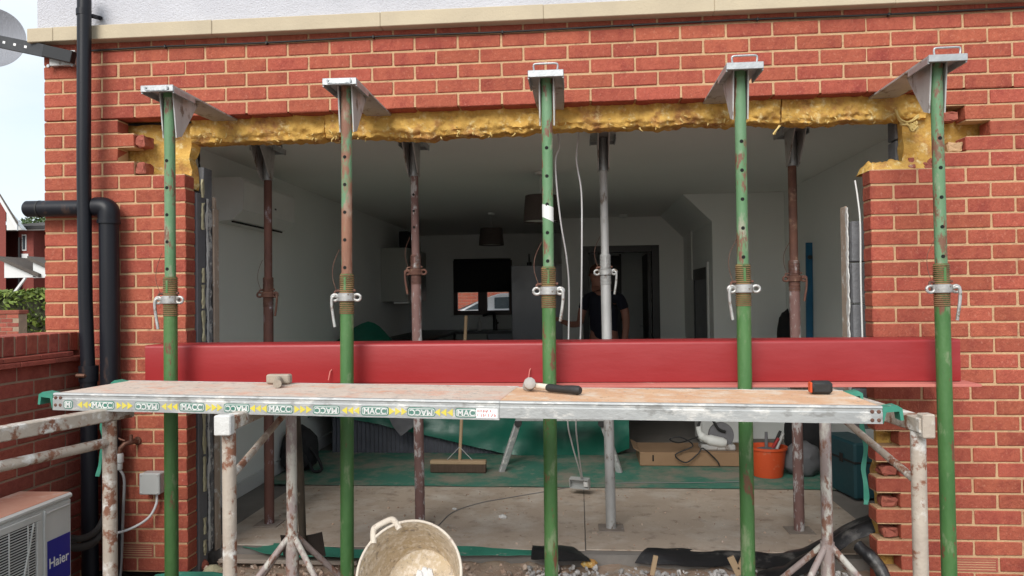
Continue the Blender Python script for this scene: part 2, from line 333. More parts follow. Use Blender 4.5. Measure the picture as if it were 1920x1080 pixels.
def text_mesh(s, size, ext=.0006, bold=.0):
    c = bpy.data.curves.new('t', 'FONT'); c.body = s; c.size = size; c.extrude = ext; c.align_x = 'CENTER'; c.align_y = 'CENTER'; c.offset = bold
    o = bpy.data.objects.new('t', c); COL.objects.link(o)
    bpy.context.view_layer.update()
    me = bpy.data.meshes.new_from_object(o.evaluated_get(bpy.context.evaluated_depsgraph_get()))
    bpy.data.objects.remove(o); me.materials.clear(); return me
def add_mesh(bm, me, M):
    n0 = len(bm.verts); bm.from_mesh(me); bm.verts.ensure_lookup_table()
    bmesh.ops.transform(bm, matrix=M, verts=bm.verts[n0:])
def one(name, bm, m, label, cat, group=None, smooth=None, origin=None):
    return tag(obj(name, bm, m, None, smooth, origin=origin), label, cat, group)
def struct(name, bm, m): return tag(obj(name, bm, m), kind='structure')

# ================================================================== SETTING
bm = new(); box(bm, (-90, -60, -.4), (90, 90, 0)); struct('ground', bm, M_ground)
bm = new(); box(bm, (-1.71, .31, -.1), (3.2, 9.2, FL)); struct('floor', bm, M_conc)
bm = new(); box(bm, (-1.7, .33, CEIL), (3.25, 9.3, CEIL+.12)); struct('ceiling', bm, M_ceil)
bm = new(); box(bm, (-1.7, .302, FL), (-1.5, 7.8, CEIL-.001)); wl = struct('wall_left', bm, M_wall)
bm = new(); box(bm, (-1.499, .36, FL+.002), (-1.482, 5.35, FL+.11), .003); obj('skirting_board', bm, M_skirt, wl)
bm = new(); box(bm, (2.95, .302, FL), (3.15, 3.9, CEIL-.001)); struct('wall_right', bm, M_wall)
# stair partition: facing wall with a chamfered top corner, running back
pA, pB = at(1280, 360, 3.7), at(1335, 415, 3.7)
poly = [(pB.x, 3.7, FL), (2.949, 3.7, FL), (2.949, 3.7, CEIL-.002), (pA.x, 3.7, CEIL-.002), (pB.x, 3.7, pB.z)]
bm = new(); prism(bm, poly, (0, 1.99, 0)); wst = struct('stair_wall', bm, M_wall)
# door wall
DX0, DX1, DZ = 1.0, 1.955, 2.14
bm = new()
box(bm, (.74, 5.7, FL), (DX0, 5.8, CEIL-.003)); box(bm, (DX1, 5.7, FL), (2.6, 5.8, CEIL-.003)); box(bm, (DX0, 5.7, DZ), (DX1, 5.8, CEIL-.003))
box(bm, (.74, 5.8, FL), (.84, 7.8, CEIL-.003))
struct('wall_hall', bm, M_wall)
bm = new()
box(bm, (.84, 8.6, FL), (3.1, 8.7, CEIL-.003)); box(bm, (3.0, 5.8, FL), (3.1, 8.6, CEIL-.003)); box(bm, (.74, 7.93, FL), (.84, 8.7, CEIL-.003))
struct('wall_hall_end', bm, M_wall)
# kitchen back wall with window opening
a, b = at(849, 489, 7.8), at(960, 590, 7.8); WX0, WX1, WZ0, WZ1 = a.x, b.x+.01, b.z, a.z
bm = new()
box(bm, (-1.7, 7.8, FL), (WX0, 7.92, CEIL-.002)); box(bm, (WX1, 7.8, FL), (.84, 7.92, CEIL-.002))
box(bm, (WX0, 7.8, FL), (WX1, 7.92, WZ0)); box(bm, (WX0, 7.8, WZ1), (WX1, 7.92, CEIL-.002))
struct('wall_kitchen', bm, M_wall)
# floor protection
bm = new(); box(bm, (-1.2, .36, FL+.002), (.955, 1.75, FL+.008), .001); one('hardboard_sheet', bm, M_hard, 'dusty brown hardboard sheet on the floor left of the joint', 'floor sheet', 'floor protection sheets')
bm = new(); box(bm, (.961, .37, FL+.002), (2.62, 1.76, FL+.009), .001); one('hardboard_sheet', bm, M_hard, 'dusty brown hardboard sheet on the floor right of the joint', 'floor sheet', 'floor protection sheets')
def gsheet(x0, x1, y0, y1, z, seed, nx=60, ny=14, amp=.006):
    b = new(); rows = []
    for j in range(ny+1):
        rows.append([Vector((x0+(x1-x0)*i/nx, y0+(y1-y0)*j/ny, z+.004+amp+amp*noise.noise(Vector((i*.2, j*.5, seed))))) for i in range(nx+1)])
    sheet(b, rows, .002); return b
one('floor_sheet', gsheet(-1.45, 2.9, 1.7, 2.95, FL+.008, 3), M_mat, 'dusty green plastic sheet across the floor behind the hardboard', 'floor sheet', smooth=40)
b = new()
rows = strip_rows([at(452, 1022, .5), atz(520, 1018, FL+.012), atz(600, 1024, FL+.012), atz(700, 1030, FL+.012), atz(850, 1024, FL+.012), atz(1000, 1032, FL+.012)],
                  [atz(455, 1025, FL+.012), atz(520, 1040, FL+.012), atz(600, 1043, FL+.012), atz(700, 1045, FL+.012), atz(850, 1041, FL+.012), atz(1000, 1040, FL+.012)], 6, 3)
sheet(b, rows, .003, .006, 9); one('green_sheet_edge', b, M_teal, 'crumpled green plastic sheet edge at the threshold by the spade', 'plastic sheet', smooth=50)

# ================================================================== BRICK HOUSE
house = empty('brick_house', (0, 0, 0), 'red brick house with cream coping and white rendered wall, its rear wall cut open', 'house')
Aedge = [-1.917, -1.687, -1.496, -1.311, -1.125]; Bedge = [-1.917, -1.81, -1.59, -1.405, -1.2175]
Ar = [-1.125+.225*k for k in range(0, 22)]; Br = [-1.0125+.225*k for k in range(0, 21)]
segs = []          # (course, x0, x1)
runs = []          # mortar runs
def add_run(n, edges):
    for a_, b_ in zip(edges, edges[1:]): segs.append((n, a_, b_))
    runs.append((n, edges[0], edges[-1]))
for n in range(1, 39):
    A = n % 2 == 1
    if n <= 6:
        add_run(n, (Aedge[:-1]+Ar) if A else (Bedge+Br)); continue
    if A: L = Aedge[:3] if n <= 9 else Aedge
    else: L = Bedge[:4] if n <= 10 else Bedge+[-1.125]
    add_run(n, L)
    if n <= 11: x = {7: 2.70, 8: 2.8125, 9: 2.925, 10: 2.8125, 11: 2.70}[n]
    elif n <= 28: x = 2.3625
    else: x = 2.475 if A else 2.3625
    r = [x]+[e for e in (Ar if A else Br) if e > x+.02]
    add_run(n, r)
bm = new()
for n, a, b in runs:
    box(bm, (a+.006 if a > -1.9 else a+.004, .0045+.0003*(n % 2), J(n)+(.012 if n == 6 else 0)), (b-.006, .098, J(n-1)-.0001))
box(bm, (-1.912, .1, -.02), (-1.75, 8.0, 2.92))
outer = obj('outer_wall', bm, M_mortar, house)
BM = {}
def brick_mesh(w, var, m, h=.065, d=.1, key=''):
    k = (round(w*200), var, m.name, round(h*1000), key)
    if k not in BM:
        b = new(); box(b, (0, 0, 0), (w, d, h), .0035)
        rs = random.Random(str(k))
        for v in b.verts:
            v.co += Vector((rs.uniform(-.0014, .0014), rs.uniform(-.0008, .0008), rs.uniform(-.0014, .0014)))
        bmesh.ops.recalc_face_normals(b, faces=b.faces)
        me = bpy.data.meshes.new('brick'); b.to_mesh(me); b.free(); me.materials.append(m); BM[k] = me
    return BM[k]
AIR = [(37, -1.496), (37, 2.70)]
def area(n, a, b):
    (x0, y0), (x1, y1) = proj((a, 0, J(n-1))), proj((b, 0, J(n)))
    return max(0, min(x1, 1920)-max(x0, 0))*max(0, min(y1, 1080)-max(y0, 0))
blist = [s for s in segs if not any(s[0] == n and abs(s[1]-x) < .01 for n, x in AIR)]
blist.sort(key=lambda s: -area(*s))
rest = new()
for i, (n, a, b) in enumerate(blist):
    wd = b-a-.010; rs = random.Random(i*13+n)
    x = a+.005 if a > -1.9 else a; wd = wd if a > -1.9 else wd+.005
    if b == -1.125: wd += .005
    if abs(a-2.3625) < .001 or (n > 6 and a > 2.3 and any(abs(r[1]-a) < .001 and r[0] == n for r in runs)): x -= .004; wd += .004
    p = (x, rs.uniform(-.0012, .0012), J(n)+.005+rs.uniform(-.0012, .0012))
    if i < 300:
        o = obj('brick', brick_mesh(wd, rs.randint(0, 3), M_brick), None, outer)
        o.location = p; o.rotation_euler = (rs.uniform(-.004, .004), rs.uniform(-.004, .004), rs.uniform(-.004, .004))
    else:
        add_mesh(rest, brick_mesh(wd, rs.randint(0, 3), M_brick), Matrix.Translation(p))
tag(obj('more_bricks', rest, M_brick_i, outer), kind='stuff')
# air bricks: clay grid with slots
for n, x in AIR:
    b = new(); w_ = (.175 if x < 0 else .215)
    box(b, (x+.005, .0, J(n)+.004), (x+.005+w_, .09, J(n)+.010)); box(b, (x+.005, .0, J(n)+.062), (x+.005+w_, .09, J(n)+.069))
    for xx in (x+.005, x+w_-.003): box(b, (xx, .001, J(n)+.0101), (xx+.008, .09, J(n)+.0619))
    for k in range(4): box(b, (x+.0131, .002, J(n)+.0165+k*.0115), (x+w_-.0031, .03, J(n)+.0225+k*.0115))
    ab = obj('air_brick', b, M_terra, house); tag(ab, 'terracotta louvred air brick')
    b = new(); box(b, (x+.014, .031, J(n)+.011), (x+w_-.004, .06, J(n)+.061)); obj('vent_void', b, M_hole_shade, ab)
# coping stones
cj = [50, 99, 397, 713, 1019, 1340, 1680, 2060]
for i, (xa, xb) in enumerate(zip(cj, cj[1:])):
    a, b = at(xa, 60, -.06).x, at(xb, 0, -.06).x
    bb = new(); box(bb, (a+.0015, -.062-.001*(i % 2), 2.888), (b-.0015, .15, 2.962+.001*(i % 2)), .003); obj('coping_stone', bb, M_stone, house)
bm = new(); box(bm, (at(70, 30, -.012).x, -.012, 2.966), (3.7, .3, 5.2)); obj('rendered_wall', bm, M_render, house)
bm = new(); box(bm, (-1.9, .305, CEIL+.13), (3.7, 9.3, 5.2)); obj('upper_storey', bm, M_render, house)
# inner leaf of concrete blocks
def block(x0, x1, z0, z1, y0=.2, y1=.3, m=M_block, name='concrete_block'):
    b = new(); box(b, (x0, y0, z0), (x1, y1, z1), .004)
    for v in b.verts: v.co += noise.noise_vector(v.co*9)*.004
    return obj(name, b, m, house)
for k in range(10): block(-1.9, -1.128, .1+k*.215, .1+k*.215+.208)
for k in range(2): block(-1.9, -1.36, 2.255+k*.11, 2.255+k*.11+.105)
for k in range(3): block(2.5, 3.2, .1+k*.215, .1+k*.215+.208)
for k in range(5): block(2.345, 3.2, .80+k*.215, .80+k*.215+.208)
for k in range(3): block(2.57, 3.2, 1.885+k*.2, 1.885+k*.2+.193)
bm = new(); box(bm, (-1.9, .2, 2.48), (3.2, .3, 2.9)); obj('inner_leaf', bm, M_block, house)
bm = new(); box(bm, (-1.9, .105, 2.50), (3.2, .195, 2.9)); obj('cavity_fill', bm, M_ins, house)
# cavity fill seen in the toothed edges
for (x0, x1, z0, z1) in ((-1.8, -1.16, 2.12, 2.475), (2.58, 3.2, 2.06, 2.475), (2.42, 3.2, .05, .90), (2.5, 3.2, .9, 2.06)):
    b = new(); n_ = 14
    rows = [[Vector((x0+(x1-x0)*i/n_, .118, z0+(z1-z0)*j/n_)) for i in range(n_+1)] for j in range(n_+1)]
    for r_ in rows:
        for v in r_: v.y += .012+.038*noise.noise(v*11)+.02*noise.noise(v*33)
    sheet(b, rows, .06, .006, 20); obj('cavity_wool', b, M_ins, house, smooth=60)
def ragged(x, y0, y1, z0, z1, seed, th=.004, gap=.0, amp=.018, n_=120):
    b = new(); rows = []
    for m_ in range(4):
        row = []
        for k in range(n_+1):
            z = z0+(z1-z0)*k/n_; c = (y0+y1)/2+amp*.6*noise.noise(Vector((z*7, seed, 0))); hw_ = max(.0015, (y1-y0)/2*(.75+.9*noise.noise(Vector((z*13, seed, 5)))+.5*noise.noise(Vector((z*45, seed, 9)))))
            row.append(Vector((x+.003*noise.noise(Vector((z*40, m_*2, seed))), c-hw_+2*hw_*m_/3, z)))
        rows.append(row)
    sheet(b, rows, th, .0015, 40); return b
# left reveal: plastic cavity closer with adhesive foam, plaster edge
bm = new(); box(bm, (-1.16, .105, .02), (-1.117, .198, 2.09), .003); cl = obj('cavity_closer', bm, M_closer, house)
for (ya, yb) in ((338, 372), (382, 432), (503, 530), (534, 578), (582, 640), (770, 850), (855, 920), (970, 1000), (1012, 1040)):
    pA_, pB_ = atx(384, ya, -1.113), atx(384, yb, -1.113)
    obj('foam_bead', ragged(-1.113, .140, .162, pB_.z, pA_.z, ya, .010, amp=.006, n_=26), M_foam, cl, smooth=50)
bm = new(); box(bm, (-1.5, .301, FL), (-1.116, .325, 2.09), .002); box(bm, (-1.1155, .27, FL), (-1.104, .327, 2.02), .002)
pe = obj('plaster_edge', bm, M_plaster, house)
obj('plaster_smear', ragged(-1.122, .215, .275, .12, 2.07, 3, .006, amp=.03), M_block2, pe, smooth=40)
obj('plaster_smear', ragged(-1.119, .205, .225, .12, 2.07, 8, .006), M_whitepl, pe, smooth=40)
# right reveal
RZ = at(1595, 386, .25).z
bm = new(); box(bm, (2.333, .262, .97), (2.3445, .335, RZ), .002); pr = obj('plaster_edge', bm, M_plaster, house)
obj('plaster_smear', ragged(2.338, .228, .262, .98, RZ-.01, 17, .006), M_whitepl, pr, smooth=40)
bm = new(); p0 = at(1603, 338, .14); tube(bm, curve_pts([p0, at(1608, 370, .14), at(1613, 420, .13), at(1614, 520, .13), at(1617, 632, .13)], 6), .0045, 8)
obj('plastic_strip', bm, M_white, house, smooth=60)

# ---- insulation hanging below the cut edge
insu = empty('insulation_strip', (0, .15, 2.3), 'yellow glass wool strip hanging along the top edge of the opening', 'insulation')
def wool(x0, x1, zb, seed, y0=.085, y1=.20, zt=2.492):
    b = new(); n_ = max(8, int((x1-x0)/.012)); m_ = 22; rings = []
    for i in range(n_+1):
        x = x0+(x1-x0)*i/n_; z0 = zb(x)+.018*noise.noise(Vector((x*7, seed, 0)))+.010*noise.noise(Vector((x*31, seed, 3)))
        ring = []
        for k in range(m_):
            t = k/(m_-1)
            if t < .55: y = y0; z = zt+(z0-zt)*(t/.55)
            else: y = y0+(y1-y0)*(t-.55)/.45; z = z0
            if .42 < t < .62: s = 1-abs(t-.52)/.1; y += .012*s; z += .012*s
            p = Vector((x, y, z)); q = p*10+Vector((0, 0, seed))
            p += Vector((0, -1, -.4))*(.022*noise.noise(q)+.014*noise.noise(q*2.7)+.014*noise.noise(q*6.5))
            ring.append(b.verts.new(p))
        rings.append(ring)
    for r1, r2 in zip(rings, rings[1:]):
        for k in range(m_-1): b.faces.new((r1[k], r1[k+1], r2[k+1], r2[k]))
    for rg in (rings[0], rings[-1]):
        b.faces.new(rg)
    return b
ip = [(330, 268), (500, 264), (610, 260), (800, 258), (1000, 247), (1200, 240), (1400, 232), (1465, 232), (1600, 228), (1740, 222)]
iw = [at(x, y, .11) for x, y in ip]
def zb(x): return float(np.interp(x, [p.x for p in iw], [p.z for p in iw]))
cuts = [-1.14, at(610, 240, .1).x, at(1463, 200, .1).x, at(1738, 200, .1).x]
for i, (a, b) in enumerate(zip(cuts, cuts[1:])):
    obj('wool_batt', wool(a+.003, b-.003, (lambda x, i=i: zb(x)+(-.004, .002, 0)[i]), i*5.3+1), M_ins, insu, smooth=70)
b = new(); rs = random.Random(4)
for k in range(130):
    x = rs.uniform(-1.1, 2.55); z = zb(x); p = Vector((x, rs.uniform(.07, .13), z+rs.uniform(-.005, .05)))
    d = Vector((rs.uniform(-.02, .02), rs.uniform(-.012, 0), rs.uniform(-.03, -.004)))
    tube(b, [p, p+d*.5+Vector((rs.uniform(-.006, .006), 0, 0)), p+d], [.005*rs.uniform(.4, 1.2), .0035, .0008], 5)
tag(obj('wool_tufts', b, M_ins2, insu, smooth=80), kind='stuff')
b = new()
for pts in ([(1680, 205), (1688, 226), (1705, 229), (1722, 216)], [(1690, 232), (1702, 236), (1712, 246), (1722, 236)], [(1700, 228), (1708, 240), (1716, 244)], [(1462, 236), (1455, 244), (1450, 250)]):
    for k in range(3): tube(b, curve_pts([at(x+rs.uniform(-2, 2), y+rs.uniform(-2, 3), .06+.012*k) for x, y in pts], 5), .0045, 6)
for k in range(26):
    p = at(1712+rs.uniform(-7, 7), 236+rs.uniform(-8, 8), .07); lathe(b, [(.002, -.01), (.009, 0), (.002, .01)], 6, p)
tag(obj('wool_wisp', b, M_ins2, insu, smooth=80), kind='stuff')
# wool and mortar left on top of the right pier
def lump_strip(x0, x1, y0, y1, z0, z1, seed, n_=46, m_=10):
    b = new(); rows = []
    for j in range(m_+1):
        row = []
        for i in range(n_+1):
            u, v = i/n_, j/m_; x = x0+(x1-x0)*u; y = y0+(y1-y0)*v
            h = (1-abs(2*v-1)**4)*(1-abs(2*u-1)**10); z = z0+(z1-z0)*h*(.8+.35*noise.noise(Vector((x*22, y*22, seed)))+.2*noise.noise(Vector((x*60, y*60, seed))))
            row.append(b.verts.new((x+.008*noise.noise(Vector((x*30, y*30, seed+4))), y, z)))
        rows.append(row)
    for r1, r2 in zip(rows, rows[1:]):
        for i in range(n_): b.faces.new((r1[i], r1[i+1], r2[i+1], r2[i]))
    ed = [rows[0][i] for i in range(n_+1)]
    return b
one('wool_scrap', lump_strip(2.362, 2.69, .012, .2, J(11)-.004, J(11)+.062, 2), M_ins, 'yellow wool scrap lying on top of the cut right brick pier', 'insulation', smooth=70)
b = new()
for k in range(16):
    p = Vector((2.62+rs.uniform(-.06, .07), .02+rs.uniform(0, .05), J(11)+rs.uniform(.005, .05)))
    box(b, (-.016, -.012, -.010), (.016, .012, .010), .003, Matrix.Translation(p) @ Matrix.Rotation(rs.uniform(0, 6), 4, (rs.random(), rs.random(), 1)))
obj('broken_brick', b, M_brick_core, house)
# broken brick ends on the toothing
for (n, x) in ((8, -1.405), (10, -1.405)):
    b = new(); box(b, (x+.0, .01, J(n)+.006), (x+.05, .1, J(n)+.066), .006)
    bmesh.ops.subdivide_edges(b, edges=b.edges, cuts=3)
    for v in b.verts: v.co += noise.noise_vector(v.co*45)*.012
    obj('broken_brick', b, M_brick_core, house)
for (n, x) in ((10, 2.81), (8, 2.79), (36, 2.44), (35, 2.47), (33, 2.47), (31, 2.47)):
    b = new(); box(b, (x-.07, .02, J(n)+.006), (x, .1, J(n)+.05), .006)
    bmesh.ops.subdivide_edges(b, edges=b.edges, cuts=3)
    for v in b.verts: v.co += noise.noise_vector(v.co*45)*.014
    obj('broken_brick', b, M_brick_core if n != 10 else M_mortar, house)
# wires in the top-left corner of the opening
b = new()
for pts in ([(347, 268), (350, 290), (347, 330)], [(355, 268), (364, 290), (372, 300), (378, 330)], [(372, 268), (374, 300), (368, 335)], [(376, 268), (372, 300), (380, 338)]):
    tube(b, curve_pts([at(x, y, .26) for x, y in pts], 6), .003, 6)
one('loose_wires', b, M_cable, 'thin dark wires hanging in the top left corner of the opening', 'wires', smooth=60)
# cable clipped along the wall
cp = [(172, 95), (310, 87), (500, 80), (700, 69), (942, 60), (1186, 47), (1420, 36), (1666, 27), (1930, 13)]
ct = empty('wall_cable', at(942, 60, -.01), 'black cable clipped along the brick wall under the coping', 'cable')
b = new(); tube(b, curve_pts([at(x, y, -.010) for x, y in cp], 6), .0055, 8); obj('cable', b, M_cable, ct, smooth=60)
for x, y in cp[1:-1]:
    p = at(x, y, -.01); b = new(); box(b, p+Vector((-.005, -.009, -.009)), p+Vector((.005, .0105, .007)), .002); obj('cable_clip', b, M_cable, ct)

# ================================================================== GARDEN WALL (left, running towards the camera)
GX = at(150, 640, 0).x
gw = empty('garden_wall', (GX, -.9, 0), 'low red brick garden wall with brick-on-edge top meeting the house', 'wall')
zt, zc, zl = 1.345, 1.25, 1.197
bm = new(); box(bm, (GX-.21, -2.4, -.02), (GX-.004, -.004, zl+.001)); box(bm, (GX-.21, -2.4, zc), (GX-.0035, -.004, zt-.003)); core = obj('mortar', bm, M_gmortar, gw)
for k in range(31):
    y = -.006-.0755*(k+1)
    o = obj('brick', brick_mesh(.0655, k % 3, M_gbrick, h=zt-zc, d=.215, key='edge'), None, gw)
    o.location = Vector((GX+.0005*(k % 3), y, zc+.0005))-gw.location; o.rotation_euler.z = R(90)
for k in range(10):
    b = new(); box(b, (GX-.24, -.012-.24*k-.236, zl+.0015), (GX+.05, -.012-.24*k, zl+.026-.0008*(k % 2)), .003); obj('creasing_tile', b, M_gbrick, gw)
    b = new(); box(b, (GX-.24, -.11-.24*k-.236, zl+.0275), (GX+.042, -.11-.24*k, zc-.0015-.0008*(k % 2)), .003); obj('creasing_tile', b, M_gbrick, gw)
for n in range(16):
    z = zl-.075*(n+1)+.008
    for k in range(11):
        y1 = -.006-.225*k-(.1125 if n % 2 else 0); y0 = y1-.215
        if k == 0 and n % 2:
            o = obj('brick', brick_mesh(.1, 1, M_gbrick), None, gw); o.location = Vector((GX, -.108, z))-gw.location; o.rotation_euler.z = R(90)
        o = obj('brick', brick_mesh(.215, (k*3+n) % 4, M_gbrick), None, gw)
        o.location = Vector((GX+random.uniform(-.001, .001), y0, z))-gw.location; o.rotation_euler.z = R(90)

# ================================================================== STEEL PROPS WITH WALL SUPPORT HEADS
def build_prop(name, base, top, znut, znear, m_low, m_up, label, group, flip=False, hnd=-1, nholes=5, z_hole=2.2, pitch=.12, coarse=False, m_thr=None, m_nut=M_nut, r_in=.0242, r_out=.0302, m_head=None, zin=None, fold=False):
    """base, top world points of the axis; znut height of the nut (world z)"""
    base, top = Vector(base), Vector(top); ax = (top-base); L = ax.length
    root = empty(name, base, label, 'prop', group)
    q = Vector((0, 0, 1)).rotation_difference(ax.normalized())
    root.rotation_mode = 'QUATERNION'; root.rotation_quaternion = q
    s = -1 if flip else 1          # blade points to +Y (outside props) or -Y (inside)
    zn = znut-base.z
    def P(nm, bm, m, par=None, sm=35): return obj(nm, bm, m, par or root, sm, local=True)
    b = new(); box(b, (-.075, -.075, 0), (.075, .075, .006), .001); P('base_plate', b, M_plate, sm=None)
    b = new(); lathe(b, [(r_out, .006), (r_out, zn-.075), (r_out*.985, zn-.0745), (r_out*.985, zn+.105)], 28); P('outer_tube', b, m_low)
    b = new(); prof = [(r_out*.99, zn-.078)]
    z = zn-.076
    while z < zn+.098: prof += [(r_out-.0006, z), (r_out+.0034, z+.0022), (r_out+.0034, z+.0042), (r_out-.0006, z+.0064)]; z += .0085
    prof.append((r_out*.99, zn+.106)); lathe(b, prof, 28); P('thread', b, m_thr or M_thread, sm=20)
    b = new(); lathe(b, [(r_in, zn+.02), (r_in, L-.004)], 28); it = P('inner_tube', b, m_up)
    for k in range(nholes):
        z = z_hole-base.z-k*pitch
        if z < zn+.11: break
        b = new(); lathe(b, [(.0078, -.003), (.0078, .0006)], 16, (-.002, -s*r_in*.0-r_in, z), Matrix.Rotation(R(90), 3, 'X')); P('pin_hole', b, M_hole_shade, it)  # black disc on the tube, painted shade instead of a cut hole
    # slot in the threaded part
    b = new(); box(b, (-.0055, -r_out-.0034, zn+.03), (.0055, -r_out+.004, zn+.09), .001); P('slot', b, m_low, sm=None)
    # nut with two ears and a hanging handle
    b = new(); lathe(b, [(r_out+.002, zn-.019), (r_out+.011, zn-.017), (r_out+.012, zn+.013), (r_out+.008, zn+.017), (r_out+.002, zn+.018)], 24)
    nut = P('nut', b, m_nut)
    for e in (-1, 1):
        b = new(); cx = e*(r_out+.021)
        pts = [(cx+e*.016*math.cos(t), -.012, zn-.002+.014*math.sin(t)) for t in [2*math.pi*k/14 for k in range(15)]]
        tube(b, pts, .0065, 8, False); P('nut_ear', b, m_nut, nut)
    b = new(); hx = hnd*(r_out+.030)
    tube(b, curve_pts([(hx-hnd*.022, -.012, zn+.0), (hx-hnd*.006, -.02, zn+.004), (hx+hnd*.003, -.022, zn-.012), (hx+hnd*.001, -.02, zn-.06), (hx-hnd*.010, -.018, zn-.135)], 6), .0068, 10)
    P('handle', b, m_nut)
    b = new(); tube(b, [(-.05, -.004, zn+.028), (.042, -.004, zn+.030)], .006, 10); tube(b, curve_pts([(-.05, -.004, zn+.028), (-.053, -.008, zn+.022), (-.052, -.012, zn+.012)], 4), .005, 8); P('pin', b, M_rust)
    b = new(); sx = -1 if hnd < 0 else -1
    tube(b, curve_pts([(sx*.045, -.01, zn+.03), (sx*.062, -.014, zn+.09), (sx*.058, -.012, zn+.15), (sx*.028, -.022, zn+.215)], 6), .0014, 5); P('pin_wire', b, M_rust)
    # wall support head
    hm = m_head or M_dgalv
    b = new(); zt_ = L
    prism(b, [(-.076, -s*.10, zt_-.008), (.076, -s*.10, zt_-.008), (.072, s*.40, zt_-.008), (.066, s*.57, zt_-.004), (-.066, s*.57, zt_-.004), (-.072, s*.40, zt_-.008)], (0, 0, .008))
    head = P('support_blade', b, hm, sm=None)
    b = new(); box(b, (-.077, -s*.108, zt_-.028), (.077, -s*.1003, zt_+.002), .002); box(b, (-.0775, -s*.1, zt_-.034), (-.0705, s*.09, zt_-.0085), .001); box(b, (.0705, -s*.1, zt_-.034), (.0775, s*.09, zt_-.0085), .001)
    P('head_lip', b, M_galv, head, None)
    b = new(); tube(b, curve_pts([(-.05, -s*.098, zt_), (-.052, -s*.099, zt_+.022), (-.044, -s*.1, zt_+.030), (0, -s*.1, zt_+.031), (.044, -s*.1, zt_+.030), (.052, -s*.099, zt_+.022), (.05, -s*.098, zt_)], 5), .0042, 8)
    if fold:
        for v in b.verts: v.co = Vector((v.co.x, -s*.113, zt_-.004-(v.co.z-zt_)*.55))
        bmesh.ops.scale(b, vec=(1, 1, 1), verts=b.verts)
        for v in b.verts: v.co.y += .002*math.sin(v.co.x*300)
    P('grab_handle', b, M_galv, head)
    for e in (-1, 1):
        b = new(); prism(b, [(e*.0315-.003, -s*.03, zt_-.009), (e*.0315-.003, s*.20, zt_-.009), (e*.0315-.003, s*.045, zt_-.20), (e*.0315-.003, -s*.0, zt_-.215)], (.006, 0, 0)); P('gusset', b, hm, head, None)
    b = new(); lathe(b, [(r_in+.0012, zt_-.21), (r_in+.004, zt_-.208), (r_in+.004, zt_-.0085)], 24) if flip else lathe(b, [(r_in+.0005, zt_-.03), (r_in+.003, zt_-.028), (r_in+.003, zt_-.0085)], 24)
    P('socket', b, M_galv if flip else m_up, head)
    return root
PY = -.47
front = [  # top px, bottom px, nut y, materials, label, handle side, hole start y, tape
 ((318, 190), (322, 1080), 562, M_lgreen, 'green steel prop nearest the black downpipes', -1, 303, M_green),
 ((650, 190), (651, 1080), 557, M_rgreen, 'green steel prop with rusty red upper tube', -1, 296, M_green),
 ((1025, 165), (1034, 1080), 545, M_lgreen, 'green steel prop with white tape band on its upper tube', 1, 279, M_green),
 ((1387, 150), (1403, 1080), 541, M_lgreen, 'green steel prop fourth from the left, by the right board', -1, 267, M_green),
 ((1755, 130), (1780, 1080), 541, M_lgreen, 'green steel prop at the right brick pier', 1, 261, M_green)]
SOF = 2.4735
for i, (t, bt, ny, mu, lab, hs, hy, ml) in enumerate(front):
    pt, pb = at(*t, PY), at(*bt, PY); d = pt-pb
    base = pb+d*((0-pb.z)/d.z); top = pb+d*((SOF-pb.z)/d.z)
    zn = at(t[0]+(bt[0]-t[0])*(ny-t[1])/(bt[1]-t[1]), ny, PY).z
    zh = at(t[0], hy, PY).z
    pr_ = build_prop('steel_prop', base, top, zn, 0, ml, mu, lab, 'green props along the wall', False, hs, 5 if i else 5, zh, .125, m_head=M_dgalv, fold=i < 2)
    if i == 2:
        zt0, zt1 = at(1029, 412, PY).z-base.z, at(1029, 386, PY).z-base.z
        b = new(); n_ = 24; r_ = .0252
        lo = [b.verts.new((r_*math.cos(2*math.pi*k/n_), r_*math.sin(2*math.pi*k/n_), zt0-.012*math.cos(2*math.pi*k/n_))) for k in range(n_)]
        hi_ = [b.verts.new((r_*math.cos(2*math.pi*k/n_), r_*math.sin(2*math.pi*k/n_), zt1-.008*math.cos(2*math.pi*k/n_))) for k in range(n_)]
        for k in range(n_): b.faces.new((lo[k], lo[(k+1) % n_], hi_[(k+1) % n_], hi_[k]))
        obj('tape_band', b, M_white, pr_, 60, local=True)
IY = .75
inner = [((502, 290), (505, 985), 552, M_brown, M_brown, 'brown rusty prop inside beside the wall air conditioner', 1, 250, M_rust, M_rust),
         ((776, 280), (788, 985), 510, M_rustp, M_rustp, 'purple rusted prop inside in front of the kitchen cabinet', -1, 366, M_rust, M_rust),
         ((1130, 270), (1146, 998), 510, M_dgalv, M_dgalv, 'grey galvanised prop inside in front of the person', 1, 800, M_dgalv, M_nut),
         ((1484, 260), (1499, 1003), 522, M_rustp, M_rust, 'brown and grey prop inside near the blue spirit level', 1, 800, M_rust, M_rust)]
for i, (t, bt, ny, ml, mu, lab, hs, hy, mth, mn) in enumerate(inner):
    pt, pb = at(*t, IY), at(*bt, IY); d = pt-pb
    base = pb+d*((FL+.009-pb.z)/d.z); top = pb+d*((2.462-pb.z)/d.z)
    zn = at(t[0]+(bt[0]-t[0])*(ny-t[1])/(bt[1]-t[1]), ny, IY).z
    zh = at(t[0], hy, IY).z if hy < 700 else 0
    build_prop('steel_prop', base, top, zn, 0, ml, mu, lab, 'props inside the room', True, hs, 3 if hy < 700 and hy > 300 else 0, zh, .10, m_thr=mth, m_nut=mn, m_head=M_dgalv)

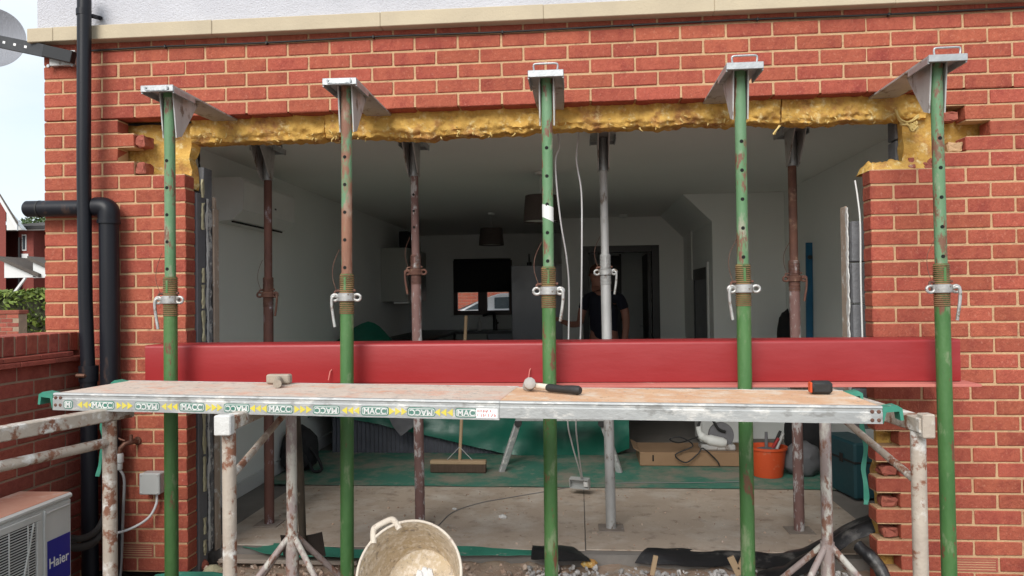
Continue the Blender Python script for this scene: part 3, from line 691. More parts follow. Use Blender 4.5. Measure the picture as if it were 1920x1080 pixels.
# ================================================================== RED STEEL BEAM
p0, p1 = at(272, 652, -.36), at(1800, 634, -.36); BZ0, BZ1 = 1.105, 1.291
bx0, bx1 = p0.x, p1.x
beam = empty('steel_beam', (.7, -.25, BZ0), 'long red painted steel beam lying on the trestles behind the boards', 'beam')
bm = new(); n_ = 6; r_ = .014; y0, y1 = -.36, -.16; prof = []
for (cy_, cz_, a0) in ((y0+r_, BZ1-r_, 90), (y0+r_, BZ0+r_*.3, 180)):
    for k in range(n_+1): a = R(a0+90*k/n_); prof.append((cy_+r_*math.cos(a), cz_+(r_ if a0 == 90 else r_*.3)*math.sin(a)))
prof += [(y1, BZ0), (y1, BZ1)]
prism(bm, [(bx0, y, z) for y, z in prof], (bx1-bx0, 0, 0)); obj('beam_section', bm, M_red, beam, 40)
bm = new(); box(bm, (bx0+.01, -.455, BZ0-.0125), (at(1841, 727, -.455).x, -.10, BZ0-.0005), .001); obj('bottom_plate', bm, M_reddust, beam)
for x, y in ((622, 692), (995, 690)):
    b = new(); p = at(x, y, -.363); tube(b, [p+Vector((0, .012, 0)), p+Vector((-.004, -.012, -.01)), p+Vector((-.01, -.02, -.05))], .0028, 6); obj('tie_wire', b, M_reddust, beam, 60)

# ================================================================== TRESTLES
def trestle(front_, rear_, zr, label, m_front, m_rear, node=.42, rail_ext=(.06, .1), brace=True, cap='white', low_rail=None, r_=.024, legs=True):
    f, r = Vector((*front_, 0)), Vector((*rear_, 0)); d = (r-f).normalized(); sd_ = Vector((-d.y, d.x, 0))
    root = empty('trestle', (f+r)/2, label, 'trestle', 'steel trestles')
    b = new(); a_, e_ = f-d*rail_ext[0]+Vector((0, 0, zr-.025)), r+d*rail_ext[1]+Vector((0, 0, zr-.025)); bar(b, a_, e_, .05, .05, .004); obj('top_rail', b, m_front, root)
    b = new(); bar(b, a_-d*.001-d*.012, a_+d*.03, *((.058, .07) if cap == 'white' else (.040, .078)), .004); obj('rail_cap', b, M_whitepl if cap == 'white' else m_front, root)
    for p, m, nm in ((f, m_front, 'post'), (r, m_rear, 'post')):
        b = new(); tube(b, [p+Vector((0, 0, node-.06)), p+Vector((0, 0, zr-.0505))], r_, 18); obj(nm, b, m, root, 40)
        b = new(); tube(b, [p+Vector((0, 0, node-.38)), p+Vector((0, 0, node+.02))], r_*1.22, 18); obj('leg_socket', b, m, root, 40)
        for a in (35, 145, 215, 325):
            dd = d*math.sin(R(a))+sd_*math.cos(R(a)); b = new()
            tube(b, [p+dd*.02+Vector((0, 0, node+.0)), p+dd*.40+Vector((0, 0, .012))], .0135, 12); obj('leg', b, m, root, 40)
    if brace:
        b = new(); tube(b, [f+d*.02+Vector((0, 0, zr-.22)), r-d*.03+Vector((0, 0, zr-.075))], .0135, 12); obj('brace', b, m_front, root, 40)
    if low_rail:
        b = new(); tube(b, [f+Vector((0, 0, low_rail)), r+Vector((0, 0, low_rail))], .019, 14); obj('low_rail', b, m_front, root, 40)
    return root
ZR = 1.088
# A: left, rear post seen, front post out of the picture towards the camera
aR = at(206, 900, -1.02); dA = (atz(0, 797, ZR)-atz(195, 764, ZR)); dA.z = 0; dA.normalize()
aF = aR+dA*.75
trestle((aF.x, aF.y), (aR.x, aR.y), ZR, 'worn steel trestle at the left beside the white air conditioner', M_trest, M_trest, node=.40, brace=False, low_rail=.955, cap='plain', r_=.026)
bR = at(547, 900, -.50); bF = at(430, 900, -1.22)
trestle((bF.x, bF.y), (bR.x, bR.y), ZR, 'steel trestle with white rail cap, spade leaning on it', M_trest, M_trest2, node=.43, rail_ext=(.05, .44))
cR = at(1549, 900, -.42); cF = at(1723, 900, -1.2)
tc_ = trestle((cF.x, cF.y), (cR.x, cR.y), ZR, 'flaking white steel trestle holding the right end of the boards', M_trest, M_trest2, node=.40, rail_ext=(.06, .36), cap='plain')
dF = Vector((3.02, -.35, 0)); dR = Vector((3.02, .0, 0))
trestle((3.02, -1.0), (3.02, -.45), ZR, 'steel trestle mostly out of view at the far right edge', M_trest2, M_trest2, node=.42, brace=False, cap='plain', rail_ext=(.05, .05))

# ================================================================== STAGING BOARDS
def board(name, x0y, x1y, zt0, zt1, th, width, deck_m, label, hooks):
    """front edge from x0y to x1y (X, Y), top heights zt0..zt1"""
    a = Vector((x0y[0], x0y[1], zt0)); e = Vector((x1y[0], x1y[1], zt1)); d = (e-a); L = d.length; d.normalize()
    s = Vector((-d.y, d.x, 0)).normalized(); u = d.cross(s)
    M = Matrix(((d.x, s.x, u.x, a.x), (d.y, s.y, u.y, a.y), (d.z, s.z, u.z, a.z), (0, 0, 0, 1)))
    root = empty(name, (0, 0, 0), label, 'board', 'staging boards'); root.matrix_world = M
    def P(nm, bm, m, par=None, sm=None): return obj(nm, bm, m, par or root, sm, local=True)
    b = new(); box(b, (.004, .012, -.012), (L-.004, width-.012, -.001)); P('deck', b, deck_m)
    for y in (0, width):
        e_ = 1 if y == 0 else -1
        b = new(); prof = [(0, -th), (0, -.022), (.003, -.018), (.003, -.010), (0, -.006), (.004, 0), (.016, .0012), (.016, -.004), (.008, -.006), (.008, -th+.004), (.022, -th+.004), (.022, -th)]
        prism(b, [(0, y+e_*p, q) for p, q in prof], (L, 0, 0)); P('side_rail', b, M_alu, None, 30)
    for k in range(9):
        x = .15+(L-.3)*k/8; b = new(); box(b, (x-.02, .0085, -.05), (x+.02, width-.0085, -.0125)); P('cross_bearer', b, M_alu)
    for side, x in hooks:
        for y in (.0, width-.05):
            sg = -1 if side == 'L' else 1; b = new()
            prism(b, [(x, y, -.004), (x+sg*.045, y, .004), (x+sg*.062, y, -.006), (x+sg*.066, y, -.045), (x+sg*.056, y, -.046), (x+sg*.052, y, -.016), (x+sg*.012, y, -.02), (x+sg*.002, y, -th)], (0, .05, 0)); P('end_hook', b, M_teal)
        for (rx, rz) in ((.012, -.018), (.033, -.018), (.012, -.046), (.033, -.046)):
            b = new(); xx = x-(-1 if side == 'L' else 1)*rx; lathe(b, [(.0065, -.0012), (.0065, .0010), (.003, .0024)], 12, (xx, 0, rz), Matrix.Rotation(R(90), 3, 'X')); P('rivet', b, M_rust)
    return root, L, M
lf0, lf1 = atz(99, 737, 1.15), atz(936, 752, 1.15)
YL0, YL1, YR1 = -1.04, -1.17, -1.22
qa, qm, qe = at(99, 737, YL0), at(936, 752.5, YL1), at(1655, 762, YR1)
lb, LL, LM = board('staging_board', (qa.x, qa.y), (qm.x, qm.y), qa.z, qm.z, .066, .46, M_deck, 'aluminium staging board printed MACC with dusty grey deck, left', [('L', 0)])
qm2 = at(930, 750, YL1+.004)
rb, RL, RM = board('staging_board', (qm2.x, qm2.y), (qe.x, qe.y), qm2.z-.005, qe.z, .058, .44, M_deck2, 'plain aluminium staging board with orange dusty deck, right', [('R', (Vector((qe.x, qe.y, qe.z))-Vector((qm2.x, qm2.y, qm2.z-.005))).length)])
# printed marks on the left board
tm = text_mesh('MACC', .030, .0004, .0008)
logo_px = [(128, 0), (192, 0), (276, 1), (360, 0), (444, 1), (525, 0), (612, 1), (703, 0), (790, 1), (874, 0)]
def pos_on(xpx, M_=LM, L_=LL): return (xpx-99)/(936-99)
def lx(xpx):   # local x on the board's front face for a picture column
    lo, hi_ = 0., LL
    for _ in range(40):
        mid = (lo+hi_)/2
        if proj(LM @ Vector((mid, 0, -.03)))[0] < xpx: lo = mid
        else: hi_ = mid
    return lo
g = new(); wt = new()
for i, (xp, inv) in enumerate(logo_px):
    x = lx(xp); w_, h_ = (.052, .0165) if i else (.02, .0165); zc_ = -.043
    if i == len(logo_px)-1: w_ = .04
    for (gg, ww, hh, yy) in ((g, w_, h_, -.0008), (wt, w_-.0035, h_-.0035, -.0013), (g, w_-.006, h_-.006, -.0018)):
        pts = []
        for (sx_, sz_, a0) in ((1, 1, 0), (-1, 1, 90), (-1, -1, 180), (1, -1, 270)):
            for k in range(5): a = R(a0+22.5*k); rr = hh*.55; pts.append((x+sx_*(ww-rr)+rr*math.cos(a), yy, zc_+sz_*(hh-rr)+rr*math.sin(a)))
        prism(gg, pts, (0, .0007, 0))
    if i not in (0, 9):
        Mt = Matrix.Translation((x, -.0024, zc_-.001)) @ Matrix.Rotation(R(180 if inv else 0), 4, 'Y') @ Matrix.Rotation(R(90), 4, 'X')
        add_mesh(wt, tm, Mt)
    else:
        t2 = text_mesh('M' if i == 0 else 'MAC', .030, .0004, .0008)
        add_mesh(wt, t2, Matrix.Translation((x, -.0024, zc_-.001)) @ Matrix.Rotation(R(90), 4, 'X'))
tag(obj('logo_badge', g, M_grn, lb, None, local=True), kind='stuff'); tag(obj('logo_lettering', wt, M_wprint, lb, None, local=True), kind='stuff')
yb_ = new()
for i in range(len(logo_px)-1):
    xa, xb = lx(logo_px[i][0]), lx(logo_px[i+1][0]); c = (xa+xb)/2; dr = -1 if i % 2 == 0 else 1
    for k in (-1, 0, 1):
        x = c+k*.023
        prism(yb_, [(x-dr*.0105, -.0010, -.043-.0135), (x+dr*.0105, -.0010, -.043), (x-dr*.0105, -.0010, -.043+.0135)], (0, .0009, 0))
tag(obj('arrow_print', yb_, M_yel, lb, None, local=True), kind='stuff')
x0_, x1_ = lx(893), lx(933)
b = new(); box(b, (x0_, -.0009, -.060), (x1_, -.0001, -.026)); st = obj('sticker', b, M_plain_white, lb, None, local=True)
b = new(); rs = random.Random(9)
for zz in (-.035, -.050):          # worn, unreadable red marks
    for k in range(11):
        xx = x0_+.006+(x1_-x0_-.012)*k/10+rs.uniform(-.001, .001); hh = rs.uniform(.003, .0062); an = rs.choice((0, 0, .5, -.5, 1.57))
        if rs.random() < .8: box(b, (-.0013, -.0005, -hh), (.0013, .0004, hh), 0, Matrix.Translation((xx, -.0014, zz+rs.uniform(-.001, .001))) @ Matrix.Rotation(an, 4, 'Y'))
obj('sticker_print', b, M_redp, st, None, local=True)['kind'] = 'stuff'
def deck_pt(x, y, M_): # picture point on a board's deck plane
    n = M_.to_3x3() @ Vector((0, 0, 1)); o_ = M_.translation; d = ray(x, y); return CAM+d*((o_-CAM).dot(n)/d.dot(n))

# ---- tools on the boards
p = deck_pt(517, 722, LM); h1 = empty('lump_hammer', p, 'dusty lump hammer standing on the left staging board', 'hammer')
b = new(); box(b, p+Vector((-.052, .02, .002)), p+Vector((.050, .06, .042)), .006); obj('hammer_head', b, M_ham, h1)
b = new(); tube(b, [p+Vector((-.006, .05, .024)), p+Vector((.008, .01, .022)), p+Vector((.03, -.05, .0165)), p+Vector((.052, -.11, .0175))], [.013, .0145, .0165, .017], 12); obj('handle', b, M_ham, h1, 50)
p = deck_pt(992, 733, RM); q = deck_pt(1085, 741, RM); h2 = empty('club_hammer', p, 'club hammer with black rubber grip lying on the right staging board', 'hammer')
dv = (q-p).normalized(); up_ = Vector((0, 0, 1))
b = new(); lathe(b, [(.013, -.048), (.023, -.042), (.0235, -.018), (.018, -.012), (.018, .012), (.0235, .018), (.023, .042), (.013, .048)], 10, p+up_*.0245, Matrix.Rotation(R(75), 3, 'X') @ Matrix.Rotation(R(8), 3, 'Y')); obj('hammer_head', b, mat('cement_smeared_steel', (.3, .28, .26), (.45, .43, .4), 12, .7, .2, c3=(.12, .1, .1), s3=10), h2, 40)
b = new(); tube(b, [p+dv*.0+up_*.024, p+dv*.09+up_*.021], [.0105, .0115], 12); obj('shaft', b, M_tubrim, h2, 50)
b = new(); tube(b, [p+dv*.085+up_*.020, p+dv*.095+up_*.019, p+dv*.15+up_*.0175, p+dv*.20+up_*.019, p+dv*.225+up_*.018, p+dv*.235+up_*.018], [.012, .0155, .0145, .0165, .0175, .013], 14); obj('grip', b, M_rubber, h2, 50)
p = deck_pt(1538, 739, RM); tp = empty('tape_measure', p, 'small black and orange tape measure on the right staging board', 'tape measure')
b = new(); box(b, p+Vector((-.038, -.02, .0006)), p+Vector((.042, .022, .05)), .011); obj('tape_body', b, M_rubber, tp, 40)
b = new(); box(b, p+Vector((-.0395, -.016, .006)), p+Vector((-.030, .018, .046)), .004); obj('tape_side', b, M_orange, tp)
# straps hanging from the boards
def strap(pts, Y, w_, lab, m=M_teal):
    P_ = curve_pts([at(x, y, Y) for x, y in pts], 5); b = new()
    rows = [[p_+Vector((-w_*.5, .004*math.sin(i*.9), 0)) for i, p_ in enumerate(P_)], [p_+Vector((w_*.5, .004*math.cos(i*.7)-.006, 0)) for i, p_ in enumerate(P_)]]
    sheet(b, rows, .003, .003, 20); return one('strap', b, m, lab, 'strap', smooth=60)
strap([(190, 770), (193, 800), (194, 830), (188, 870), (183, 893)], -1.0, .018, 'green strap hanging by the left trestle post')
strap([(1615, 790), (1622, 840), (1619, 880), (1624, 930), (1622, 945)], -.75, .016, 'green strap hanging below the right end of the boards')

# ================================================================== PIPES ON THE LEFT
dpx = [(157, -20), (158, 0), (157, 300), (160, 560), (165, 690)]
dpt = empty('downpipe', at(165, 690, -.11), 'black round rainwater downpipe running up the house corner', 'pipe')
b = new(); tube(b, [at(x, y, -.115) for x, y in dpx], .034, 24); obj('pipe', b, M_pvc, dpt, 50)
pa = at(166, 690, -.115)
b = new(); tube(b, [pa+Vector((0, 0, -.07)), pa+Vector((0, 0, -.03)), pa+Vector((0, 0, .012))], [.046, .047, .047], 24); obj('pipe_socket', b, M_pvc, dpt, 50)
b = new(); tube(b, [Vector((pa.x+.004, pa.y, 0)), pa+Vector((0, 0, -.065))], .04, 24); obj('pipe', b, M_pvc, dpt, 50)
pk = at(157, 24, -.115)
b = new(); tube(b, [pk+Vector((0, 0, -.016)), pk+Vector((0, 0, .016))], .0365, 24); bar(b, pk+Vector((.03, .02, -.01)), at(188, 34, -.02), .012, .022, .003); tube(b, [at(188, 34, -.035), at(188, 34, -.012)], .011, 10); obj('pipe_bracket', b, M_pvc, dpt, 50)
sp = empty('soil_pipe', at(205, 700, -.07), 'thick black drain pipe with elbow beside the downpipe', 'pipe')
e0 = at(204, 395, -.075); lowp = at(207, 720, -.075)
b = new(); tube(b, [e0+Vector((.0, 0, -.02)), lowp, Vector((lowp.x+.006, lowp.y, 0))], .048, 28); obj('pipe', b, M_pvc, sp, 50)
hl = at(49, 392, -.075); 
b = new(); tube(b, [hl, hl+Vector((.008, 0, 0)), hl+Vector((.0081, 0, 0)), Vector((e0.x-.03, -.075, hl.z-.003))], [.036, .043, .043, .043], 28); obj('side_pipe', b, M_pvc, sp, 50)
ck = at(76, 392, -.075); b = new(); tube(b, [ck+Vector((-.004, 0, 0)), ck+Vector((.004, 0, 0))], .0455, 28); obj('pipe_ring', b, M_rubber, sp, 50)
b = new(); cpts = [Vector((e0.x-.07, -.075, hl.z)), Vector((e0.x-.04, -.075, hl.z)), Vector((e0.x-.015, -.075, hl.z-.006)), Vector((e0.x+.0, -.075, hl.z-.025)), Vector((e0.x, -.075, hl.z-.075))]
tube(b, curve_pts(cpts, 4), .053, 28); obj('elbow', b, M_pvc, sp, 50)
b = new(); tube(b, [Vector((e0.x, -.075, hl.z-.088)), Vector((e0.x, -.075, hl.z-.068))], .0565, 28); obj('elbow_collar', b, M_pvc, sp, 50)
b = new(); p = at(150, 705, -.17); tube(b, [p+Vector((-.02, 0, .002)), p+Vector((.02, .01, 0))], .011, 10); tube(b, [p+Vector((.018, .01, 0)), p+Vector((.03, .05, -.004))], .008, 8); one('pipe_stub', b, M_brass, 'short copper pipe end beside the downpipe above the board', 'pipe', smooth=50)

# ---- tap, hose, junction box
p = at(248, 828, -.03); tap = empty('garden_tap', p, 'old brass garden tap on the left brick pier', 'tap')
b = new(); tube(b, [p+Vector((.012, .03, 0)), p+Vector((.006, -.02, .0)), p+Vector((-.012, -.045, -.002)), p+Vector((-.032, -.055, -.025)), p+Vector((-.036, -.055, -.05))], [.012, .013, .0125, .012, .0125], 12); lathe(b, [(.022, -.004), (.02, .004)], 14, p+Vector((.012, .024, 0)), Matrix.Rotation(R(90), 3, 'X')); obj('tap_body', b, M_brass, tap, 50)
b = new(); tube(b, [p+Vector((.006, -.02, .008)), p+Vector((.008, -.022, .04))], [.012, .009], 10); obj('tap_head', b, M_brass, tap, 50)
b = new(); tube(b, [p+Vector((-.05, -.05, .03)), p+Vector((-.03, -.052, .02)), p+Vector((-.008, -.05, .014))], .0055, 8); obj('tap_lever', b, M_brass, tap, 50)
q = p+Vector((-.036, -.055, -.05))
b = new(); lathe(b, [(.013, -.085), (.016, -.08), (.016, -.05), (.021, -.046), (.021, -.006), (.017, 0)], 14, q); obj('hose_connector', b, M_greyp, tap, 40)
b = new(); tube(b, curve_pts([q+Vector((0, 0, -.08)), at(233, 900, -.08), at(231, 960, -.075), at(228, 1040, -.07), at(224, 1090, -.09), at(215, 1130, -.14)], 8), .0075, 10); one('hose', b, M_gcable, 'thin grey hose hanging down from the brass tap', 'hose', smooth=60)
p = at(288, 904, -.03); jb = empty('junction_box', p, 'square light grey junction box on the left brick pier', 'junction box')
b = new(); box(b, p+Vector((-.052, -.036, -.054)), p+Vector((.056, .03, .054)), .005); obj('box_body', b, M_greyp, jb)
b = new(); box(b, p+Vector((-.053, -.044, -.055)), p+Vector((.057, -.0365, .055)), .004); lid = obj('box_lid', b, M_greyp, jb)
for sx in (-.043, .047):
    for sz in (-.045, .045):
        b = new(); lathe(b, [(.005, 0), (.005, .0015), (.002, .003)], 10, p+Vector((sx, -.044, sz)), Matrix.Rotation(R(90), 3, 'X')); obj('lid_screw', b, M_dgalv, lid)
b = new(); tube(b, curve_pts([at(294, 926, -.03), at(293, 945, -.035), at(281, 968, -.045), at(258, 985, -.06), at(225, 998, -.10), at(190, 1002, -.18), at(150, 1013, -.30), at(132, 1018, -.40)], 8), .0065, 10); one('white_cable', b, M_wcable, 'white cable curving from the junction box to the air conditioner', 'cable', smooth=60)

# ---- outdoor air conditioner
AX0, AX1, AY1, AZ = -1.665, -1.415, -.50, .625
AY0 = AY1-.80
ac = empty('outdoor_air_conditioner', ((AX0+AX1)/2, (AY0+AY1)/2, 0), 'white Haier outdoor air conditioner unit with dusty top', 'air conditioner')
ac['label'] = 'white outdoor air conditioner unit with blue badge and brick-dusted top'
b = new(); box(b, (AX0, AY0, .075), (AX1, AY1, AZ-.028), .006); obj('casing', b, M_acw, ac)
b = new(); box(b, (AX0-.006, AY0-.006, AZ-.027), (AX1+.006, AY1+.006, AZ-.002), .008); obj('top_cover', b, M_acw, ac)
b = new(); box(b, (AX0, AY0, AZ-.0018), (AX1-.006, AY1-.004, AZ)); obj('dust_layer', b, M_acdust, ac)
for y in (AY0+.12, AY1-.12):
    b = new(); box(b, (AX0-.01, y-.03, 0), (AX1+.01, y+.03, .074), .004); obj('foot', b, M_rubber, ac)
# front panel: raised edge by the badge, fan grille in the near part
gy0, gy1, gz0, gz1 = AY0+.03, AY1-.235, .12, AZ-.07
b = new()
for (a_, c_) in (((AX1, gy0-.025, gz0-.03), (AX1+.010, gy1+.03, gz0)), ((AX1, gy0-.025, gz1), (AX1+.010, gy1+.03, gz1+.03)), ((AX1, gy1, gz0+.0005), (AX1+.010, gy1+.03, gz1-.0005)), ((AX1, gy0-.025, gz0+.0005), (AX1+.010, gy0, gz1-.0005))): box(b, a_, c_, .003)
obj('grille_frame', b, M_acw, ac)
b = new(); box(b, (AX1+.0005, gy0, gz0), (AX1+.0015, gy1, gz1)); obj('fan_void', b, M_hole_shade, ac)
b = new(); c_ = Vector((AX1+.006, (gy0+gy1)/2, (gz0+gz1)/2)); rad_ = .215
nbar = 38
for k in range(nbar):
    z = gz0+(gz1-gz0)*(k+.5)/nbar; bar(b, (AX1+.007, gy0, z), (AX1+.007, gy1, z), .004, .0042)
tag(obj('grille_slats', b, M_acw, ac), kind='stuff')
b = new()
for k in range(5): y = gy0+(gy1-gy0)*(k+.5)/5; bar(b, (AX1+.011, y, gz0), (AX1+.011, y, gz1), .004, .004)
bar(b, (AX1+.0115, gy1-.02, gz1), (AX1+.0115, gy1-.14, gz0), .006, .006)
tag(obj('grille_bars', b, M_acw, ac), kind='stuff')
b = new(); tube(b, curve_pts([(AX1+.002, gy1+.055, .11), (AX1+.002, gy1+.055, AZ-.08), (AX1+.002, gy1+.065, AZ-.058), (AX1+.002, gy1+.09, AZ-.053), (AX1+.002, AY1-.02, AZ-.053)], 5), .006, 8); obj('panel_bead', b, M_acw, ac, 60)
by0, by1, bz0, bz1 = AY1-.160, AY1-.012, .245, .445
b = new(); box(b, (AX1+.0005, by0, bz0), (AX1+.0022, by1, bz1)); bd = obj('badge', b, M_blue, ac)
t2 = text_mesh('Haier', .062, .0004, .0008); b = new(); add_mesh(b, t2, Matrix.Translation((AX1+.003, (by0+by1)/2, (bz0+bz1)/2-.004)) @ Matrix.Rotation(R(90), 4, 'Z') @ Matrix.Rotation(R(90), 4, 'X'))
xs = [v.co.y for v in b.verts]; sc_ = .128/(max(xs)-min(xs)); mid = (max(xs)+min(xs))/2
for v in b.verts: v.co.y = (by0+by1)/2+(v.co.y-mid)*sc_
tag(obj('badge_lettering', b, M_plain_white, bd), kind='stuff')
for i, (off, r_) in enumerate(((0, .016), (.04, .02))):
    b = new(); tube(b, curve_pts([at(125, 1008+off*400, -.48), at(150, 1010+off*400, -.42), at(175, 1000+off*400, -.34), at(192, 978+off*360, -.28), at(199, 950+off*300, -.22), at(200, 925, -.19)], 8), r_, 12)
    one('insulated_pipe', b, M_foamp, ('upper', 'lower')[i]+' black insulated refrigerant pipe behind the air conditioner', 'pipe', 'refrigerant pipes', smooth=60)

# ---- satellite dish and bracket at the corner
sdz = empty('satellite_dish', at(120, 108, -.02), 'grey perforated satellite dish on a black slotted arm at the house corner', 'satellite dish')
b = new(); box(b, at(95, 118, -.02)+Vector((0, -.012, -.02)), at(143, 95, -.02)+Vector((0, .017, 0)), .002); obj('wall_plate', b, M_dgalv, sdz)
a0 = at(138, 108, -.075); a1 = at(85, 96, -.05); a2 = at(-40, 70, .10)
b = new(); bar(b, a0, a1, .035, .062, .002); obj('arm_base', b, M_cable, sdz)
b = new(); bar(b, a1, a2, .028, .066, .002); arm = obj('arm', b, mat('black_painted_steel', (.03, .03, .032), (.05, .05, .052), 8, .5, bump=.2, c3=(.12, .12, .12), s3=20), sdz)
for k in range(5):
    p = a1.lerp(a2, .25+.16*k); b = new(); dd = (a2-a1).normalized(); nn = Vector((-dd.y, dd.x, 0)).normalized()*-1
    if nn.y > 0: nn = -nn
    bar(b, p+nn*.0142-dd*.010, p+nn*.0142+dd*.010, .0012, .013); obj('arm_slot', b, M_plain_white, arm)  # white patches painted for the sky showing through the arm's slots
for x, y in ((91, 124), (136, 122)):
    b = new(); p = at(x, y, -.035); lathe(b, [(.009, -.006), (.009, .006)], 6, p, Matrix.Rotation(R(90), 3, 'X')); obj('bolt', b, M_galv, sdz)
dc = at(-14, 76, .42); b = new(); nrm = Vector((.42, -.88, .1)).normalized(); q = Vector((0, 0, 1)).rotation_difference(nrm).to_matrix()
prof = [(.001+.185*k/10, .05*(k/10)**2) for k in range(11)]; prof2 = [(r_, z-.003) for r_, z in prof[::-1]]
lathe(b, prof+prof2, 48, dc, q, cap=False); obj('dish', b, M_mesh, sdz, 60)

# ================================================================== INSIDE THE ROOM
# indoor air conditioner on the left wall
p0, p1 = atx(404, 342, -1.5), atx(503, 435, -1.5)
ya, yb = p0.y-.05, p0.y+.86; zA0, zA1 = 2.035, 2.33
iac = empty('indoor_air_conditioner', (-1.5, ya, zA0), 'white indoor air conditioner high on the left wall', 'air conditioner')
bm = new(); prism(bm, [(-1.499, ya, zA0), (-1.36, ya, zA0+.01), (-1.285, ya, zA0+.075), (-1.275, ya, zA1-.03), (-1.30, ya, zA1), (-1.499, ya, zA1)], (0, yb-ya, 0)); obj('casing', bm, M_white, iac, 30)
bm = new(); box(bm, (-1.38, ya+.03, zA0-.004), (-1.37, yb-.03, zA0+.006)); obj('outlet_slot', bm, M_hole_shade, iac)
bm = new(); box(bm, (-1.2735, ya+.50, zA0+.13), (-1.272, ya+.53, zA0+.142)); obj('display', bm, M_dark, iac)
# pendants
def pendant(cx, cy, zt_, zb_, r1, r2, label):
    r = empty('pendant_lamp', (cx, cy, zb_), label, 'lamp', 'ceiling pendants')
    b = new(); lathe(b, [(r2, zb_), (r1, zt_), (r1-.003, zt_), (r2-.003, zb_+.001)], 40, (cx, cy, 0), cap=False); obj('lamp_shade', b, M_shade, r, 60)
    b = new(); lathe(b, [(.001, zb_+.012), (r2-.006, zb_+.012), (r2-.006, zb_+.014), (.001, zb_+.014)], 32, (cx, cy, 0)); obj('diffuser', b, M_whitepl, r)
    b = new(); tube(b, [(cx, cy, zt_-.02), (cx, cy, CEIL-.02)], .003, 8); obj('flex', b, M_wcable, r)
    b = new(); lathe(b, [(.045, CEIL-.001), (.04, CEIL-.02), (.012, CEIL-.03)], 20, (cx, cy, 0)); obj('ceiling_rose', b, M_white, r, 40)
q = atz(1008, 323, CEIL); t_, u_, l_, r_ = at(1010, 367, q.y), at(1010, 416, q.y), at(981, 416, q.y), at(1048, 416, q.y)
pendant((l_.x+r_.x)/2, q.y, t_.z, u_.z, (r_.x-l_.x)/2*.87, (r_.x-l_.x)/2, 'large drum pendant lamp behind the taped green prop')
q = atz(921, 399, CEIL); t_, u_, l_, r_ = at(921, 428, q.y), at(921, 460, q.y), at(898, 460, q.y), at(945, 460, q.y)
pendant((l_.x+r_.x)/2, q.y, t_.z, u_.z, (r_.x-l_.x)/2*.87, (r_.x-l_.x)/2, 'small dark pendant lamp above the kitchen window')
q = atz(1168, 404, CEIL); bm = new(); lathe(bm, [(.055, CEIL-.001), (.055, CEIL-.015), (.045, CEIL-.035), (.02, CEIL-.04)], 24, (q.x, q.y-.1, 0)); one('smoke_alarm', bm, M_white, 'round white smoke alarm on the ceiling', 'smoke alarm', smooth=40)
# kitchen
cY = 5.35; a, b_ = at(715, 465, cY), at(762, 565, cY)
kc = empty('wall_cabinet', (-1.4, cY, a.z), 'pale wall cabinet on the left kitchen wall', 'cabinet')
bm = new(); box(bm, (-1.499, cY, b_.z), (b_.x, cY+1.15, a.z), .002); obj('carcass', bm, M_cab, kc)
for k in range(2):
    bm = new(); box(bm, (b_.x+.0005, cY+.002+.575*k, b_.z), (b_.x+.019, cY+.572+.575*k, a.z), .002); obj('door', bm, M_cab, kc)
bm = new(); box(bm, (-1.3, cY+.15, a.z+.002), (-1.18, cY+.5, a.z+.22), .01); one('black_speaker', bm, M_black, 'black box standing on top of the wall cabinet', 'box')
bm = new(); box(bm, (b_.x-.16, cY-.0, b_.z-.03), (b_.x+.03, cY+.5, b_.z-.003), .004); one('cabinet_light', bm, M_white, 'white strip under the wall cabinet', 'strip')
wt_ = FL+.92
bm = new(); box(bm, (-1.499, 5.0, wt_-.04), (-.88, 7.79, wt_), .003); box(bm, (-.8795, 7.2, wt_-.04), (.06, 7.79, wt_), .003); wk = one('worktop', bm, M_dark, 'dark kitchen worktop below the window', 'worktop')
ku = empty('base_units', (-.4, 7.4, FL), 'grey kitchen base units below the dark worktop', 'cabinet')
for k in range(2):
    bm = new(); box(bm, (-.87+.47*k, 7.22, FL+.1), (-.41+.47*k, 7.78, wt_-.042), .002); obj('unit', bm, M_cab if k == 0 else M_fridge, ku)
bm = new(); box(bm, (-1.499, 5.02, FL+.1), (-.9, 7.2, wt_-.042), .002); obj('unit', bm, M_cab, ku)
bm = new(); tube(bm, [(-.33, 7.2, wt_-.16), (-.08, 7.2, wt_-.16)], .008, 8); obj('handle', bm, M_galv, ku)
tp_ = at(925, 615, 7.5); bm = new(); tube(bm, curve_pts([(tp_.x, 7.6, wt_), (tp_.x, 7.6, wt_+.22), (tp_.x-.02, 7.55, wt_+.26), (tp_.x-.16, 7.5, wt_+.22)], 6), .018, 10); tube(bm, [(tp_.x, 7.6, wt_+.08), (tp_.x+.07, 7.58, wt_+.11)], .012, 8); one('kitchen_tap', bm, M_black, 'black kitchen tap in front of the window', 'tap', smooth=60)
for i, (px, hh) in enumerate(((898, .20), (928, .24))):
    q = at(px, 600, 7.35); bm = new(); lathe(bm, [(.03, wt_), (.032, wt_+hh*.6), (.012, wt_+hh*.78), (.012, wt_+hh)], 14, (q.x, 7.4, 0)); one('bottle', bm, (M_whitepl, M_dark)[i], ('pale bottle on the worktop by the tap', 'dark bottle on the worktop by the fridge')[i], 'bottle', smooth=50)
